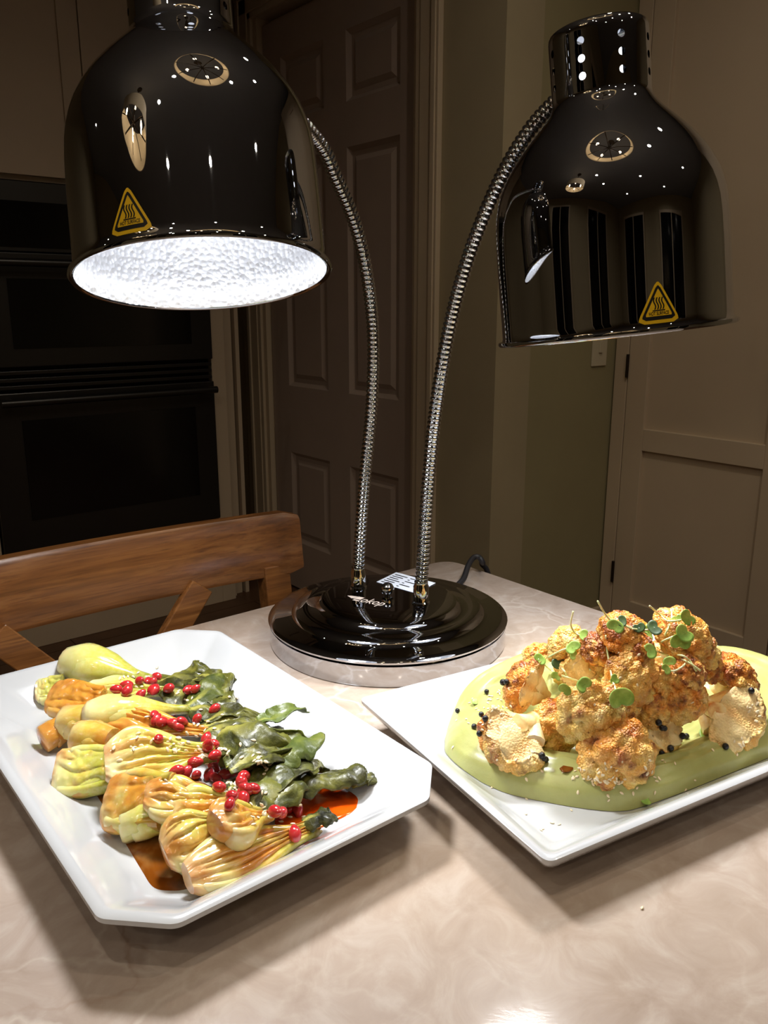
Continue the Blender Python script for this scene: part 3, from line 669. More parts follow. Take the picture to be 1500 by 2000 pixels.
# ------------------------------------------------------------------ bok choy
def bulge(s): return (0.62 + 0.38 * math.sin(min(1, s / 0.28) * PI / 2)) if s < 0.28 else 0.26 + 0.74 * (0.5 + 0.5 * math.cos(min(1, (s - 0.28) / 0.62) * PI))
def sweep(pb, pn, yv, zv, w, h, off, seed, amb, N=22, n=14, s1=1.0, arc=0.0, brown=1.0):
    """solid curved stalk: half width w(s), half height h(s), lateral centre off(s)"""
    vs_ = []; tint = []; ax = pn - pb
    for j in range(N + 1):
        s = s1 * j / N; endk = math.sqrt(max(0.0, 1 - (1 - min(1, s / 0.05)) ** 2)) * 0.35 + 0.65
        if j == N: endk = 0.3
        c = pb + ax * s + yv * off(s) + zv * (arc * math.sin(PI * s))
        for i in range(n):
            a = 2 * PI * i / n
            nz = 1 + 0.10 * noise.noise(V((s * 5 + seed, math.cos(a) * 1.2, math.sin(a) * 1.2 + seed * 2)))
            vs_.append(c + yv * (math.cos(a) * w(s) * nz * endk) + zv * (math.sin(a) * h(s) * nz * endk))
            tint.append((s, amb, max(0, 1 - s / 0.07) * brown * (0.6 + 0.4 * noise.noise(V((a, seed, 0)))), 1))
    fs_ = [(j * n + i, j * n + (i + 1) % n, (j + 1) * n + (i + 1) % n, (j + 1) * n + i) for j in range(N) for i in range(n)]
    k = len(vs_); vs_ += [pb + yv * off(0), pn * s1 + pb * (1 - s1) + yv * off(s1)]; tint += [(0, amb, brown, 1), (s1, amb, 0, 1)]
    fs_ += [(k, (i + 1) % n, i) for i in range(n)] + [(k + 1, N * n + i, N * n + (i + 1) % n) for i in range(n)]
    return vs_, fs_, tint
def nvec(q): return V((noise.noise(q), noise.noise(q + V((37.2, 11.7, 5.1))), noise.noise(q + V((-19.4, 53.3, 27.9)))))
def leaf(parent, p0, p1, Wd, lift, seed, green=0.0, crumple=1.0):
    p0, p1 = V(p0), V(p1); ax = (p1 - p0); L = ax.length; ax.normalize(); sd = ax.cross(V((0, 0, 1))).normalized(); up = sd.cross(ax)
    nu, nv = 30, 18; vs_ = []; tint = []; rnd = random.Random(seed); curl = rnd.uniform(0.8, 1.7); bend = rnd.uniform(-0.2, 0.2)
    for i in range(nu + 1):
        u_ = i / nu; wd = Wd * (math.sin(PI * min(1, 0.1 + u_ * 0.86)) ** 0.62) * (1 + 0.12 * math.sin(u_ * 17 + seed))
        for j in range(nv + 1):
            v_ = j / nv * 2 - 1; an = v_ * curl
            p = p0 + ax * (L * u_) + sd * (wd * math.sin(an) / max(1, curl * 0.8) + bend * L * u_ * (1 - u_)) + up * (lift * math.sin(PI * u_) + wd * 0.55 * (math.cos(an) - 1) * (1 if seed % 3 else -0.6))
            q1 = V((p.x * 60 + seed, p.y * 60, p.z * 60)); q2 = q1 * 3.1
            p = p + (nvec(q1) * 0.0095 + nvec(q2) * 0.0018) * crumple * (0.35 + 0.65 * u_)
            p += up * (0.0011 * abs(math.sin((u_ * 2.2 + abs(v_) * 1.6) * 9)))
            p.z = max(p.z, LZ + 0.0025); vs_.append(p); tint.append((max(abs(v_) * 1.2, u_ * 0.55), green, 0, 1))
    fs_ = [(i * (nv + 1) + j, i * (nv + 1) + j + 1, (i + 1) * (nv + 1) + j + 1, (i + 1) * (nv + 1) + j) for i in range(nu) for j in range(nv)]
    return MB().add(vs_, fs_).build('leaf', 'bok_choy_leaf', parent, smooth=180, tint=tint, solid=0.0007)
def cut_body(pb, pn, yv, zv, B, g, thick, seed, amb, nl, A, f0):
    N, nt, nb = 60, 44, 14; vs_ = []; tint = []; ax = pn - pb; row = nt + nb
    for j in range(N + 1):
        s = j / N; wd = B * g(s) * (0.86 + 0.14 * min(1, s / 0.06)); hh = B * thick * g(s); c = pb + ax * s + yv * (0.12 * B * math.sin(s * 4 + seed))
        fade = max(0, min(1, (s - 0.05) / 0.16)) * (1 - 0.45 * s)
        for i in range(row):
            f = -1 + 2 * i / (nt - 1) if i < nt else 1 - 2 * (i - nt + 1) / (nb + 1)
            dome = math.sqrt(max(0, 1 - f * f)); gr = 0.0
            if i < nt:
                mm = abs(f - f0) * nl + 0.95 * noise.noise(V((s * 2.2 + seed, f * 1.3, 0))) + 0.4 * s; fr = mm - math.floor(mm)
                saw = max(0, math.sin(PI * fr)) ** 0.55 * (0.55 + 0.45 * fr); gr = 1 - saw
                z = hh * 0.5 * dome ** 0.8 + A * (saw - 0.5) * fade * min(1, dome * 2.5) + 0.0012 * noise.noise(V((s * 9, f * 3, seed)))
            else: z = -hh * dome * (1 + 0.08 * noise.noise(V((s * 4, f * 2, seed))))
            vs_.append(c + yv * (f * wd * (1 + 0.06 * noise.noise(V((s * 5, seed, f))))) + zv * z)
            tint.append((min(1, s * 0.9 + 0.1 * gr * fade), amb + 0.3 * noise.noise(V((s * 4, f * 1.5, seed + 4))), max(0, 1 - s / 0.09) * (0.55 + 0.45 * noise.noise(V((f * 3, seed, 1)))), 1))
    fs_ = [(j * row + i, j * row + (i + 1) % row, (j + 1) * row + (i + 1) % row, (j + 1) * row + i) for j in range(N) for i in range(row)]
    fs_ += [tuple(reversed(range(row))), tuple(range(N * row, N * row + row))]
    return vs_, fs_, tint
BOK = []
def bok(label, b, n_, hb, hn, B, kind, amb, roll=0.0, leaves=(), layers=5, thick=0.6, short=False):
    pb, pn = onz(b[0], b[1], T + hb), onz(n_[0], n_[1], T + hn)
    t = thing('bok_choy', label, 'bok choy', (pb.x, pb.y, LZ), 'roasted bok choy pieces on the left plate')
    ax = (pn - pb).normalized(); yv = V((0, 0, 1)).cross(ax).normalized(); zv = ax.cross(yv)
    cr, sr = math.cos(roll), math.sin(roll); yv, zv = yv * cr + zv * sr, zv * cr - yv * sr
    seed = len(BOK) * 3.7 + 1; g = (lambda s: 0.8 + 0.2 * bulge(s)) if short else bulge
    if kind == 'dome':
        for kk, (o_, ww, hh, zo) in enumerate([(0.0, 1.0, thick * 1.15, 0.0), (0.42, 0.62, thick * 0.92, -0.05 * B), (-0.45, 0.6, thick * 0.85, -0.08 * B)]):
            v_, f_, tn = sweep(pb + ax * (0.004 * kk) + zv * zo, pn, yv, zv, lambda s: B * ww * g(s), lambda s: B * hh * g(s), lambda s: o_ * B * g(s), seed + kk, amb, arc=0.002)
            MB().add(v_, f_).build('stalk', 'bok_choy_flesh', t, smooth=60, tint=tn)
    else:
        v_, f_, tn = cut_body(pb, pn, yv, zv, B, g, thick, seed, amb, layers * (0.22 if short else 0.42), 0.0058 if B > 0.02 else (0.0026 if short else 0.0042), (-0.75 if len(BOK) % 3 else 0.6))
        MB().add(v_, f_).build('heart', 'bok_choy_flesh', t, smooth=50, tint=tn)
        for kk, f0 in enumerate((-0.8, 0.82)):
            v_, f_, tn = sweep(pb + ax * (0.003 + 0.004 * kk) - zv * (B * thick * (0.12 + 0.25 * kk)), pn - zv * 0.001, yv, zv, lambda s: B * 0.3 * (0.3 + 0.7 * g(s)), lambda s: B * thick * 0.62 * (0.3 + 0.7 * g(s)), lambda s: f0 * B * g(s), seed + kk, amb - 0.2, arc=0.0, brown=0.7)
            MB().add(v_, f_).build('stalk', 'bok_choy_flesh', t, smooth=60, tint=tn)
    for li, (l0, l1, wd, h0, h1, lift, gr) in enumerate(leaves):
        leaf(t, onz(l0[0], l0[1], T + h0), onz(l1[0], l1[1], T + h1), wd, lift, len(BOK) * 10 + li + 1, gr)
    BOK.append(t); return t
bok('pale green rounded bok choy bulb lying at the chair end of the plate', (124, 1290), (300, 1330), 0.036, 0.028, 0.0205, 'dome', 0.12, -0.25,
    [((290, 1325), (455, 1332), 0.017, 0.028, 0.03, 0.004, 0.1), ((330, 1340), (440, 1350), 0.015, 0.026, 0.03, 0.006, 0.0), ((385, 1322), (452, 1360), 0.014, 0.03, 0.028, 0.006, 0.0), ((340, 1318), (408, 1306), 0.012, 0.026, 0.034, 0.004, 0.0)], thick=0.8)
bok('layered light green bok choy heart tucked beside the rounded bulb', (168, 1346), (320, 1350), 0.034, 0.03, 0.014, 'cut', 0.12, 0.5,
    [((320, 1350), (440, 1372), 0.016, 0.03, 0.026, 0.003, 0.0), ((380, 1330), (450, 1395), 0.014, 0.03, 0.026, 0.004, 0.0)], 6)
bok('short pale bok choy base end facing outward by the plate rim', (72, 1352), (125, 1340), 0.022, 0.026, 0.0125, 'cut', 0.2, 0.6, (), 5, 0.7, True)
bok('amber glazed bok choy base with a flat browned cut', (100, 1360), (195, 1374), 0.034, 0.034, 0.0155, 'cut', 0.85, 0.75, (), 5, 0.7, True)
bok('small olive bok choy base glazed dark brown at the plate rim', (80, 1448), (140, 1418), 0.018, 0.022, 0.0115, 'dome', 0.75, 0.2, (), 5, 0.8, True)
bok('small pale bok choy base below the amber glazed base', (122, 1412), (215, 1420), 0.026, 0.028, 0.014, 'dome', 0.5, 0.1, (), 5, 0.9, True)
bok('long smooth yellow green bok choy stalk ending in a folded leaf', (160, 1398), (375, 1386), 0.038, 0.032, 0.015, 'dome', 0.28, 0.0,
    [((365, 1386), (448, 1318), 0.013, 0.033, 0.036, 0.003, 0.5), ((372, 1388), (452, 1408), 0.019, 0.032, 0.026, 0.006, 0.1)], thick=0.85)
bok('orange caramelised bok choy half beside the long smooth stalk', (198, 1408), (405, 1428), 0.036, 0.033, 0.0135, 'cut', 0.78, 0.65,
    [((395, 1422), (522, 1402), 0.018, 0.033, 0.026, 0.006, 0.0), ((400, 1410), (470, 1392), 0.014, 0.034, 0.03, 0.004, 0.2), ((400, 1435), (520, 1425), 0.017, 0.034, 0.032, 0.006, 0.1)], 6)
bok('blunt cream bok choy base with orange browned top', (150, 1442), (225, 1455), 0.034, 0.034, 0.0135, 'dome', 0.55, 0.2, (), 5, 0.9, True)
bok('pale layered bok choy base hanging toward the plate rim', (110, 1508), (235, 1500), 0.024, 0.028, 0.0175, 'cut', 0.32, 0.75, (), 6, 0.7, True)
bok('largest bok choy half with many pale green layers in the middle', (204, 1494), (420, 1466), 0.042, 0.036, 0.0235, 'cut', 0.38, 0.55,
    [((425, 1440), (565, 1455), 0.026, 0.036, 0.034, 0.009, 0.35), ((500, 1415), (608, 1381), 0.0105, 0.036, 0.042, 0.004, 0.8), ((430, 1468), (602, 1482), 0.022, 0.03, 0.022, 0.004, 0.0)], 7, 0.6)
bok('thick bok choy base browned by sauce at the puddle edge', (212, 1560), (330, 1566), 0.030, 0.034, 0.0195, 'cut', 0.62, 0.75,
    [((440, 1500), (612, 1462), 0.022, 0.03, 0.028, 0.006, 0.5)], 4, 0.75, True)
bok('bok choy half with a cream ridge and bright orange glaze', (282, 1560), (430, 1556), 0.038, 0.036, 0.0155, 'cut', 0.6, 0.5,
    [((445, 1540), (600, 1500), 0.018, 0.032, 0.026, 0.004, 0.4), ((520, 1500), (618, 1442), 0.013, 0.034, 0.034, 0.004, 0.7), ((450, 1510), (560, 1480), 0.017, 0.036, 0.034, 0.005, 0.2)], 5)
bok('pale bok choy stub half under the browned bases', (240, 1610), (350, 1592), 0.018, 0.024, 0.0135, 'dome', 0.3, 0.0, (), 5, 0.8, True)
bok('glazed layered bok choy half beside the soy puddle', (330, 1602), (470, 1560), 0.030, 0.034, 0.018, 'cut', 0.5, 0.6,
    [((470, 1575), (640, 1500), 0.016, 0.028, 0.022, 0.004, 0.3), ((560, 1545), (700, 1512), 0.013, 0.022, 0.022, 0.004, 0.1), ((510, 1575), (610, 1530), 0.013, 0.026, 0.028, 0.004, 0.4)], 5)
bok('bok choy half with a split cream base at the soy puddle', (322, 1668), (460, 1600), 0.026, 0.032, 0.0185, 'cut', 0.55, 0.7,
    [((480, 1590), (560, 1500), 0.012, 0.034, 0.028, 0.003, 0.4), ((678, 1512), (746, 1524), 0.013, 0.018, 0.02, 0.004, 0.0)], 5, 0.75)
bok('long layered bok choy half lying along the plate edge', (366, 1712), (625, 1612), 0.024, 0.016, 0.0175, 'cut', 0.5, 0.65,
    [((590, 1612), (648, 1582), 0.012, 0.018, 0.026, 0.003, 0.2)], 6, 0.65)
bok('short plump amber bok choy bulb on top of the pile', (424, 1612), (525, 1588), 0.042, 0.030, 0.0165, 'cut', 0.6, 0.35, [((505, 1592), (470, 1545), 0.008, 0.03, 0.036, 0.002, 0.3)], 5, 0.85)

# ------------------------------------------------------------------ green puree
zz3 = lambda x, y: (860 + x * 0.4267, 1160 + y * 0.4267)
pc_ = V((0.545, 0.352, RZ))
OUT = [(0.409, 0.428), (0.436, 0.449), (0.466, 0.460), (0.52, 0.462), (0.58, 0.453), (0.635, 0.435), (0.675, 0.40), (0.694, 0.36), (0.697, 0.322), (0.688, 0.285), (0.665, 0.262), (0.628, 0.25), (0.58, 0.249), (0.532, 0.257), (0.497, 0.263), (0.467, 0.270), (0.442, 0.279), (0.424, 0.296), (0.406, 0.322), (0.392, 0.349), (0.387, 0.383), (0.394, 0.410)]
# outline sits inside the plate: keep to the plate's floor and lower wall
ol = [V((x, y, 0)) for x, y in OUT]; ol = spline(ol + [ol[0]], 220)[:-1]; m = len(ol); vs_ = []; fs_ = []
ca, sa = math.cos(PA), math.sin(PA)
def plate_z(x, y):
    dx, dy = x - rc.x, y - rc.y; lx, ly = dx * ca + dy * sa, -dx * sa + dy * ca; i = min(RA - abs(lx), RB - abs(ly)); pr = rpz[7:]
    if i >= pr[-1][0]: return T + pr[-1][1]
    for (a, za), (b, zb) in zip(pr[:-1], pr[1:]):
        if a <= i <= b: return T + za + (zb - za) * (i - a) / (b - a)
    return T + 0.03
NR = 64
for j in range(NR + 1):
    s = 1 - j / NR
    for i, p in enumerate(ol):
        x, y = pc_.x + (p.x - pc_.x) * s, pc_.y + (p.y - pc_.y) * s; th = math.atan2(p.y - pc_.y, p.x - pc_.x)
        e = 1 - s; w_ = noise.noise(V((math.cos(th) * 1.7, math.sin(th) * 1.7, 3)))
        pk = 0.17 + 0.05 * w_; h = 0.0215 * math.sqrt(max(0, 1 - (1 - min(1, e / pk)) ** 2)) if e < pk else 0.0215 - 0.0125 * (0.5 - 0.5 * math.cos(PI * min(1, (e - pk) / 0.3)))
        h *= 1 + 0.16 * noise.noise(V((x * 22, y * 22, 1)))
        env = min(1, e * 9) * (0.55 + 0.45 * noise.noise(V((math.cos(th) * 3, math.sin(th) * 3, e * 5))))
        h += (0.0016 * math.sin(e * 62 + 5 * w_ + th * 3.0) + 0.0009 * math.sin(e * 120 + 9 * w_ - th * 4)) * env
        h += 0.0011 * noise.noise(V((x * 80, y * 80, 5))) * min(1, e * 10)
        vs_.append((x, y, plate_z(x, y) * (s ** 3) + RZ * (1 - s ** 3) + 0.0004 + max(0, h)))
for j in range(NR):
    for i in range(m): fs_.append((j * m + i, j * m + (i + 1) % m, (j + 1) * m + (i + 1) % m, (j + 1) * m + i))
pur = MB().add(vs_, fs_).build('green_puree', 'green_puree', loc=tuple(pc_), smooth=180)
tag(pur, 'thick swirled pale green puree spread under the cauliflower', 'puree')

# ------------------------------------------------------------------ cauliflower
bm = bmesh.new(); bmesh.ops.create_icosphere(bm, subdivisions=5, radius=1); bm.verts.ensure_lookup_table()
ICO_V = [v.co.copy() for v in bm.verts]; ICO_F = [tuple(v.index for v in f.verts) for f in bm.faces]; bm.free()
FL = []
def floret(label, px, z, r, dirv, seed, gold=0.4, char=0.3, squash=(1, 1, 0.85), cut=None, stem=True):
    c = onz(*zz3(*px), T + z); rnd = random.Random(seed)
    t = thing('cauliflower_floret', label, 'cauliflower', tuple(c), 'roasted cauliflower florets on the green puree')
    d = V(dirv).normalized(); u, v = frame(d); rm = Matrix((u, v, d)).transposed()
    cutl = (rm.transposed() @ V(cut).normalized()) if cut else None
    e1 = cutl.cross(V((0, 0, 1))).normalized() if cutl else None; fan = 0
    so = V((seed * 7.3, seed * 1.9, seed * 4.1)); vs_ = []; tint = []
    for p in ICO_V:
        F1 = noise.voronoi(p * 1.75 + so)[0]; b1 = math.sqrt(max(0, 1 - (F1[0] / 0.86) ** 2))
        F2 = noise.voronoi(p * 5.2 + so * 2)[0]; b2 = math.sqrt(max(0, 1 - (F2[0] / 0.82) ** 2))
        F3 = noise.voronoi(p * 11 + so)[0]; b3 = math.sqrt(max(0, 1 - (F3[0] / 0.8) ** 2))
        top = max(0.0, min(1, (p.z + 0.35) / 0.5))
        rad = 0.53 + top * (0.36 * b1 + 0.17 * b2 + 0.065 * b3) + 0.05 * noise.noise(p * 1.3 + so)
        q_ = V((p.x * squash[0], p.y * squash[1], p.z * (squash[2] if p.z > 0 else 0.55))) * rad * 1.06
        cf = 0.0
        if cutl:
            dd = q_.dot(cutl) - 0.3 + 0.06 * noise.noise(p * 3 + so)
            if dd > 0:
                cf = min(1, dd * 6); ph = math.atan2(q_.dot(e1), q_.z + 0.75); fan = math.cos(ph * 8 + seed); q_ = q_ - cutl * (dd * 0.93 - 0.045 * fan * cf * max(0, min(1, q_.z + 0.75)))
        w_ = rm @ q_; world_up = w_.z
        nn = noise.noise(p * 2.1 + so * 3)
        g_ = max(0, min(1, gold * 0.9 - 0.08 + 0.75 * nn + 0.35 * world_up + 0.2 * (b2 - 0.6)))
        hh = max(0, min(1, (noise.noise(p * 2.6 - so) + 0.4 * noise.noise(p * 7 + so) + char - 0.62 + 0.3 * world_up + 0.5 * (b1 - 0.7)) * 2.8)) * top
        if cf: g_ = g_ * (1 - 0.5 * cf) + 0.3 * cf * max(0, -fan); hh *= (1 - 0.7 * cf)
        und = 1 - top
        tint.append((g_ * 0.95, hh * 0.9, max(cf * (0.72 - 0.4 * max(0, -fan)), und * 0.6), 1)); vs_.append(c + w_ * r)
    MB().add(vs_, ICO_F).build('curd', 'cauliflower_curd', t, smooth=180, tint=tint)
    if stem:
        q = MB(); b0 = c - d * (r * 0.95)
        q.tube([b0, b0 + d * (r * 0.3), b0 + d * (r * 0.75)], lambda f: r * (0.26 + 0.12 * f), 12)
        for i in range(5):
            a = i * 2 * PI / 5 + seed; o_ = (u * math.cos(a) + v * math.sin(a))
            q.tube([b0 + d * r * 0.1, b0 + d * (r * 0.45) + o_ * r * 0.22, b0 + d * (r * 0.85) + o_ * r * 0.55], lambda f: r * (0.17 + 0.1 * f), 9)
        if cut:
            cn = V(cut).normalized()
            for vi in range(len(q.v)):
                dd = (q.v[vi] - c).dot(cn) - 0.36 * r
                if dd > 0: q.v[vi] = q.v[vi] - cn * dd * 0.95
        q.build('stem', 'cauliflower_stem', t, smooth=60)
    FL.append(t); return t
tc = -FH
D = lambda up, right, toward: V((0, 0, up)) + RT * right - FH * toward
px2m = lambda r, z=0.66: r * 0.4267 * z / F_PX
fl_ = [
 ('reddish brown roasted floret with its cut side up at the end of the pile', (350, 655), 0.040, 150, D(-0.2, -0.7, 0.7), 0.75, 0.55, D(0.75, 0.1, 0.65)),
 ('rounded tan floret wedged beside the reddish brown floret', (520, 600), 0.038, 112, D(0.2, 0.1, 1), 0.3, 0.25, None),
 ('tall brown edged floret leaning at the pile side', (410, 430), 0.062, 112, D(0.6, -0.8, 0.3), 0.7, 0.55, D(0.1, 0.6, 0.8)),
 ('small golden floret peeking from behind the pile', (440, 285), 0.062, 62, D(0.9, -0.4, 0.2), 0.5, 0.3, None),
 ('pale cream floret on the upper pile under a curved sprout stem', (592, 245), 0.090, 92, D(0.8, -0.4, 0.5), 0.12, 0.1, None),
 ('pale floret with a smooth creamy cut face', (650, 350), 0.078, 95, D(0.7, -0.3, 0.3), 0.2, 0.15, D(0.2, 0.1, 1)),
 ('large tan floret with a dense rounded crown in the middle of the pile', (690, 535), 0.062, 142, D(-0.1, -0.05, 1), 0.25, 0.22, None),
 ('dark charred floret near the top of the pile', (715, 265), 0.094, 72, D(0.7, 0.0, 0.6), 0.8, 0.9, None),
 ('bright orange floret crowning the pile', (830, 200), 0.105, 105, D(1, 0.1, 0.4), 0.85, 0.42, None),
 ('orange floret with blackened specks beside the crowning floret', (895, 270), 0.098, 75, D(0.5, 0.2, 0.9), 0.75, 0.75, None),
 ('creamy branching floret under the orange crown', (855, 385), 0.080, 118, D(0.1, 0.2, 1), 0.4, 0.2, None),
 ('small tan floret behind a heart shaped sprout leaf', (840, 520), 0.064, 66, D(0, 0.3, 1), 0.35, 0.35, None),
 ('yellow golden floret with fine beads on the pile face', (1020, 395), 0.078, 76, D(0.3, 0.1, 1), 0.45, 0.2, None),
 ('golden brown floret shaded under the beaded yellow one', (960, 510), 0.058, 92, D(0, 0.1, 1), 0.55, 0.4, None),
 ('golden floret facing outward over the open puree', (1110, 480), 0.064, 95, D(0.1, 0.4, 1), 0.55, 0.25, None),
 ('brown topped floret under the tangled sprout stems', (1120, 370), 0.082, 82, D(0.5, 0.3, 0.8), 0.6, 0.6, None),
 ('large golden floret high on the pile under two sprout leaves', (1090, 205), 0.100, 125, D(0.9, 0.2, 0.5), 0.55, 0.25, None),
 ('cream sided floret with a charred tip beside the high golden floret', (1195, 265), 0.088, 78, D(0.5, 0.7, 0.4), 0.4, 0.55, None),
 ('dark brown floret in the gap beside the high golden floret', (1228, 335), 0.074, 68, D(0.4, 0.4, 0.7), 0.7, 0.95, None),
 ('brown crowned floret with pale underside at the far side of the pile', (1330, 385), 0.062, 105, D(0.8, 0.6, 0.3), 0.6, 0.75, None),
 ('wide floret with a large smooth pink cut face resting on the puree', (1310, 570), 0.040, 155, D(-0.1, 0.6, 0.7), 0.4, 0.2, D(0.6, -0.1, 0.8)),
 ('pale floret topped with black peppercorns', (1000, 628), 0.038, 100, D(-0.1, 0.2, 1), 0.3, 0.3, D(0.7, 0.3, 0.6)),
 ('broad golden floret pushed forward onto the puree away from the pile', (795, 740), 0.036, 150, D(0.2, 0, 1), 0.42, 0.34, None),
 ('dark shaded floret at the foot of the pile', (860, 615), 0.040, 72, D(0, 0, 1), 0.6, 0.6, None)]
for i, (lb, px, z, rp_, dv_, g_, c_, ct) in enumerate(fl_):
    floret(lb, px, z, px2m(rp_), dv_, i + 1, g_, c_, (1.08, 1.0, 0.9), ct)
# florets on the far side of the pile
for i, (x, y, z, r_, lb) in enumerate([(0.55, 0.40, 0.036, 0.026, 'golden floret on the pile side facing the heat lamp base'), (0.60, 0.36, 0.036, 0.026, 'golden floret on the pile side facing the pantry cupboard'), (0.53, 0.36, 0.058, 0.027, 'inner floret buried in the pile below the crown')]):
    p_ = proj((x, y, T + z)); floret(lb, ((p_[0] - 860) / 0.4267, (p_[1] - 1160) / 0.4267), z, r_, (x - 0.52, y - 0.33, 0.04), 40 + i, 0.5, 0.4)

# ------------------------------------------------------------------ small garnish, dropped along sight lines on whatever lies there
bpy.context.view_layer.update()
dg = bpy.context.evaluated_depsgraph_get()
def hit(x, y):
    ok, loc, nrm, _, ob, _ = scene.ray_cast(dg, CAM, ray(x, y).normalized(), distance=1.6)
    if ok and nrm.dot(ray(x, y)) > 0: nrm = -nrm
    return (loc, nrm, ob) if ok else (None, None, None)
def copies(name, me, items, label_f, cat, group):
    for it in items:
        o = bpy.data.objects.new(name, me); C.objects.link(o); o.location = it[0]; o.rotation_mode = 'QUATERNION'; o.rotation_quaternion = it[1]; o.scale = it[2]
        tag(o, label_f(it), cat, group)
def drop_mesh(name, prof, n, mat):
    o = MB().lathe(prof, n).build(name, mat, smooth=180); me = o.data; bpy.data.objects.remove(o); return me
ds = puddle('sauce_drip', [zz3(545, 800), zz3(570, 782), (860 + 600 * .4267, 1160 + 782 * .4267), zz3(610, 800), zz3(590, 815), zz3(560, 815)], (hit(*zz3(578, 800))[0].z + 0.0002), 'soy_sauce', 'small dark brown drip of sauce on the green puree', 0.0008)
aril_me = drop_mesh('pomegranate_aril', [(-1, 0), (-0.96, 0.3), (-0.8, 0.58), (-0.4, 0.84), (0.05, 0.88), (0.5, 0.7), (0.85, 0.4), (1.02, 0.16), (1.06, 0)], 14, 'aril')
z1 = lambda x, y: (x * 0.3, 1200 + y * 0.3); z2 = lambda x, y: (350 + x / 3, 1200 + y / 3)
AR = [z1(*p) for p in [(910, 428), (965, 415), (1000, 400), (1010, 435), (1005, 465), (830, 440), (755, 497), (825, 505), (915, 507), (1010, 492), (1085, 488), (1015, 635), (1030, 665), (1070, 675), (1125, 640), (1145, 690), (1160, 740), (1190, 690), (1035, 790), (1135, 1000), (1190, 1012)]]
AR += [z2(*p) for p in [(215, 545), (125, 600), (100, 432), (60, 440), (175, 715), (165, 755), (220, 750), (210, 825), (185, 860), (235, 880), (205, 905), (80, 850), (175, 945), (215, 965), (270, 945), (315, 930), (100, 950), (225, 1020), (380, 950), (365, 988), (400, 1030), (455, 1018), (385, 1065), (345, 1035), (300, 1070), (288, 1108), (590, 1140), (650, 1140), (697, 1155), (590, 1187), (660, 1265), (545, 1155)]]
rnd = random.Random(3); items = []
for x, y in AR:
    l, n_, ob = hit(x, y + 5)
    if l is None: continue
    if n_.z < 0.2: n_ = V((n_.x, n_.y, 0.4)).normalized()
    s = 0.0046 * rnd.uniform(0.9, 1.15); ax = V((rnd.uniform(-1, 1), rnd.uniform(-1, 1), rnd.uniform(-0.5, 0.6))).normalized()
    items.append((l + n_ * s * 0.7, ax.to_track_quat('Z', 'Y'), (s * 0.92, s * 0.92, s * 1.12)))
copies('pomegranate_aril', aril_me, items, lambda it: 'glossy red pomegranate aril scattered over the bok choy', 'pomegranate aril', 'pomegranate arils on the bok choy')
pep_me = drop_mesh('black_pearl', [(-1, 0), (-0.92, 0.4), (-0.6, 0.8), (0, 1), (0.6, 0.8), (0.92, 0.4), (1, 0)], 12, 'peppercorn')
items = []
for p in [(85, 541), (193, 560), (205, 577), (153, 616), (187, 634), (295, 414), (314, 406), (210, 455), (470, 757), (460, 745), (482, 766), (1000, 585), (1010, 607), (1024, 608), (1125, 658), (1100, 656), (1020, 720), (1047, 710), (1303, 694), (1420, 446)]:
    l, n_, ob = hit(*zz3(*p))
    if l is None: continue
    s = 0.0023 * rnd.uniform(0.85, 1.15); items.append((l + n_ * s * 0.8, V((0, 0, 1)).to_track_quat('Z', 'Y'), (s, s, s)))
copies('black_peppercorn', pep_me, items, lambda it: 'round black peppercorn on the cauliflower plate', 'peppercorn', 'peppercorns on the cauliflower plate')
seed_me = drop_mesh('sesame_seed', [(-1, 0), (-0.85, 0.36), (-0.35, 0.62), (0.2, 0.56), (0.7, 0.3), (1, 0)], 8, 'seed')
def seeds(pts, label, group, sc=0.0018):
    items = []
    for x, y in pts:
        l, n_, ob = hit(x, y)
        if l is None or ob.name.startswith(('stone', 'tabletop', 'pomegranate', 'base', 'dining')) or (l.z < T + 0.004): continue
        s = sc * rnd.uniform(0.85, 1.15); t_ = V((rnd.uniform(-1, 1), rnd.uniform(-1, 1), rnd.uniform(-1, 1))); t_ = (t_ - n_ * t_.dot(n_)).normalized()
        q = Matrix((t_.cross(n_) * -1, n_, t_)).transposed().to_quaternion()
        items.append((l + n_ * s * 0.3, q, (s * 0.95, s * 0.55, s * 1.05)))
    copies('sesame_seed', seed_me, items, lambda it: label, 'sesame seed', group)
pts = []
for cx_, cy_, sx, sy, n_ in [(420, 1460, 26, 16, 18), (330, 1440, 40, 22, 14), (505, 1492, 12, 9, 16), (445, 1535, 14, 9, 20), (290, 1320, 30, 14, 12), (395, 1395, 40, 20, 14), (345, 1455, 12, 8, 14), (390, 1370, 50, 14, 8), (405, 1470, 14, 8, 12), (510, 1580, 12, 20, 9), (565, 1600, 30, 14, 10), (300, 1490, 60, 30, 8), (480, 1500, 40, 40, 8)]:
    pts += [(rnd.gauss(cx_, sx), rnd.gauss(cy_, sy)) for _ in range(n_)]
seeds(pts, 'pale sesame seed sprinkled on the bok choy', 'sesame seeds on the bok choy')
pts = [zz3(*p) for p in [(235, 888), (395, 940), (390, 1006), (600, 992), (768, 925), (770, 945), (830, 912), (900, 888), (980, 910), (1073, 776), (1165, 853), (1000, 845), (465, 812), (630, 908), (260, 760), (345, 760), (395, 850), (75, 580), (120, 575), (1370, 690)]]
pts += [(1060, 1620), (1078, 1608), (1092, 1611), (1057, 1622), (1027, 1590)]
